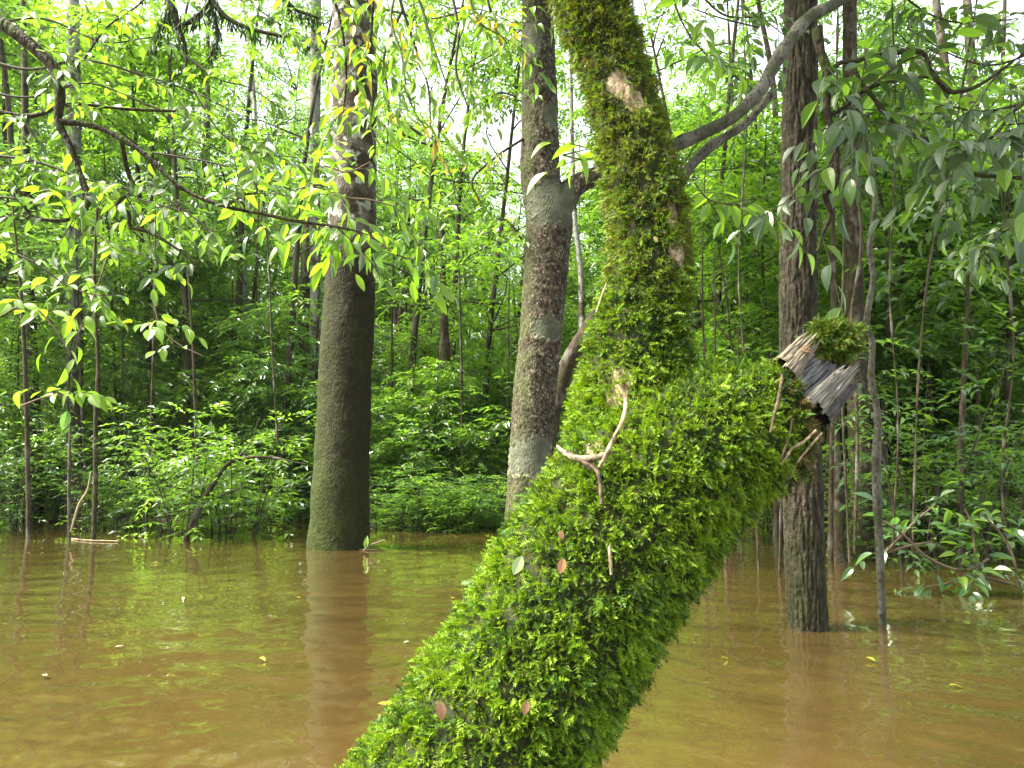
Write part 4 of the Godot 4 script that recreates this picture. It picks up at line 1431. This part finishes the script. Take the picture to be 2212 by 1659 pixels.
func make_small_things() -> void:
	var t := 0.035
	loose_stick("dead_twig", "long pale dead twig leaning down across the moss", [[1352, 862, 8], [1350, 890, 9], [1340, 920, 9], [1322, 955, 9], [1308, 985, 9], [1294, 1010, 7]], "twig_pale", t + 0.008)
	loose_stick("dead_twig", "short brown forked twig bending down the moss below the pale twig", [[1225, 975, 8], [1250, 992, 10], [1285, 1012, 9], [1296, 1040, 9], [1299, 1090, 7]], "twig_brown", t + 0.004)
	loose_stick("dead_twig", "flaking brown bark strip lying crosswise on the moss", [[1205, 965, 7], [1230, 985, 12], [1270, 992, 16], [1300, 985, 14], [1322, 975, 7]], "twig_pale", t)
	loose_stick("dead_twig", "grey straw hanging on the moss low on the leaning trunk", [[1316, 1180, 6], [1318, 1210, 7], [1321, 1242, 6]], "twig_pale", t)
	loose_stick("dead_twig", "thin grey straw on the moss at the edge of the upright stem", [[1311, 612, 5], [1300, 640, 5], [1288, 675, 4]], "twig_pale", t)
	loose_stick("dead_twig", "reddish dry root strand among the moss below the broken end", [[1690, 810, 7], [1684, 850, 8], [1672, 900, 7], [1664, 935, 5]], "twig_brown", t)
	loose_stick("dead_twig", "thin orange-brown root strand beside the longer one below the broken end", [[1712, 905, 4], [1704, 945, 5], [1690, 985, 4], [1684, 1015, 3]], "twig_brown", t)
	loose_stick("dead_twig", "pale wiry root bending over the edge of the stub", [[1776, 935, 4], [1752, 962, 5], [1722, 1000, 4], [1700, 1050, 3]], "twig_pale", t)
	loose_stick("dead_twig", "curling brown rootlet among the dark moss under the stub", [[1762, 930, 5], [1735, 955, 6], [1712, 968, 6], [1690, 1000, 5]], "twig_pale", t)
	for q in [[1140, 1512, "small fallen pinkish leaf low on the moss", "leaf_brown", 0.03], [1218, 1205, "small fallen brown leaf on the moss of the leaning trunk", "leaf_orange", 0.035], [1128, 1200, "small fallen pale green leaf on the moss", "leaf_pale", 0.045], [1208, 1145, "tiny fallen tan leaf on the moss above the others", "leaf_orange", 0.022], [1412, 510, "tiny fallen cream leaf on the upright mossy stem", "leaf_yellow", 0.02], [950, 1512, "dead brown leaf at the lower edge of the moss", "leaf_brown", 0.04]]:
		var o := MeshInstance3D.new()
		o.name = numbered("fallen_leaf")
		o.mesh = leaf_shapes[0]
		o.material_override = M[q[3]]
		o.transform = Transform3D(leaf_basis(Vector3(r(-0.6, 0.6), -1, 0.2), Vector3(0, 0.3, 1), q[4], q[4] * 0.55), moss_front(q[0], q[1], 0.045))
		tag(o, q[2], "leaf")
		add_child(o, true)
	# floating and drifting things
	var fl := MeshInstance3D.new()
	fl.name = numbered("floating_leaf")
	fl.mesh = leaf_shapes[1]
	fl.material_override = M.leaf_yellow
	fl.transform = Transform3D(leaf_basis(Vector3(1, 0.1, 0.2), Vector3.UP, 0.055, 0.04), on_water(815, 1520, 0.02))
	tag(fl, "yellow leaf floating on the brown water beside the mossy trunk", "leaf")
	add_child(fl, true)
	for q in [[100, 1460, "grey-white"], [395, 1290, "pale"], [268, 1395, "tan"], [560, 1420, "brown"], [640, 1290, "yellowish"], [885, 1385, "small brown"], [980, 1290, "pale green"], [1560, 1420, "tan"], [1870, 1420, "pale"], [2050, 1480, "brown"], [330, 1215, "light brown"], [60, 1195, "whitish"]]:
		var w := MeshInstance3D.new()
		w.name = numbered("floating_leaf")
		w.mesh = leaf_shapes[rng.randi() % 3]
		w.material_override = [M.leaf_brown, M.twig_pale, M.leaf_yellow][rng.randi() % 3]
		var p := on_water(q[0], q[1], 0.012)
		w.transform = Transform3D(leaf_basis(Vector3(r(-1, 1), 0.05, r(-1, 1)), Vector3.UP, r(0.03, 0.06), r(0.015, 0.03)), p)
		tag(w, "%s dead leaf drifting on open water, %s" % [q[2], "between the boat and the thin stems" if q[0] < 450 else "in front of the big brown trunk" if q[0] < 1100 else "near the furrowed trunk"], "leaf", "leaves drifting on the water")
		add_child(w, true)
	var cap := MeshInstance3D.new()
	cap.name = numbered("orange_leaf")
	cap.mesh = leaf_shapes[3]
	cap.material_override = M.leaf_orange
	cap.transform = Transform3D(leaf_basis(Vector3(1, -0.3, 0.2), Vector3(0, 0.6, 1), 0.03, 0.022), at(1728, 752, 2.0))
	tag(cap, "bright orange leaf caught on the splintered end of the broken stub", "leaf")
	add_child(cap, true)
	loose_stick("floating_stick", "pale stick floating on the water before the shaded short trunk", [[-20, 1114, 6], [50, 1112, 6], [112, 1110, 8]], "twig_pale")
	loose_stick("floating_stick", "long thin pale stick floating under the bushes by the curved branch", [[265, 1121, 4], [400, 1123, 4], [570, 1121, 4]], "twig_pale")
	loose_stick("floating_stick", "pale thin stick floating at the foot of the two thin stems", [[150, 1163, 3], [190, 1167, 3], [255, 1169, 2]], "twig_pale")
	loose_stick("floating_stick", "dark twig floating at the foot of the big brown trunk", [[776, 1187, 2], [800, 1188, 3], [828, 1187, 2]], "twig_brown")
	loose_stick("floating_stick", "dark driftwood floating beside the pale spotted trunk", [[105, 1127, 6], [140, 1124, 12], [170, 1124, 8]], "twig_dark")
	loose_stick("floating_stick", "thin pale stick floating in shade behind the olive trunk", [[840, 1095, 3], [910, 1095, 4]], "twig_pale")
	loose_stick("floating_stick", "tangled dark stick floating near the leaning reddish trunk", [[560, 1122, 5], [600, 1114, 6], [660, 1118, 4]], "twig_dark")
	# curved bare branch standing out of the water
	var cb := thing("curved_branch", "bare branch rising from the water and arching over towards the big trunk", "branch", on_water(403, 1160))
	var s := survey([[400, 1168, 11.2, 13], [425, 1110, 11.2, 13], [455, 1055, 11.2, 11], [490, 1005, 11.2, 10], [525, 990, 11.2, 8], [580, 988, 11.2, 6], [660, 1003, 11.2, 4]])
	part("main_limb", tube(spine(s[0], s[1], 0.03), 12, look_brown), M.bark, cb)
	var cbb := Bag.new()
	for q in [[[440, 1085, 11.2, 5], [480, 1070, 11.2, 4], [530, 1050, 11.1, 3]], [[500, 1000, 11.2, 4], [540, 960, 11.2, 3], [560, 900, 11.2, 2]]]:
		var e := survey(q)
		stick(cbb, e[0], e[1])
	part("side_limb", close_bag(cbb), M.twig_dark, cb)
	# seedling at the foot of the big trunk
	var sd := thing("seedling", "tiny seedling with one yellow-green leaf at the big trunk's waterline", "seedling", on_water(790, 1187))
	var sw := Bag.new()
	var e2 := survey([[785, 1190, 9.4, 4], [800, 1178, 9.4, 4], [832, 1166, 9.4, 3]])
	stick(sw, e2[0], e2[1])
	part("stem", close_bag(sw), M.twig_brown, sd)
	leaf(sd, at(790, 1186, 9.4), Vector3(0.1, 1, 0.1), Vector3(0, 0.2, 1), 0.15, 0.06, M.leaf_lime)
	leaf(sd, at(800, 1184, 9.4), Vector3(-0.6, 0.4, 0.1), Vector3(0, 0.5, 1), 0.09, 0.04, M.leaf_green)
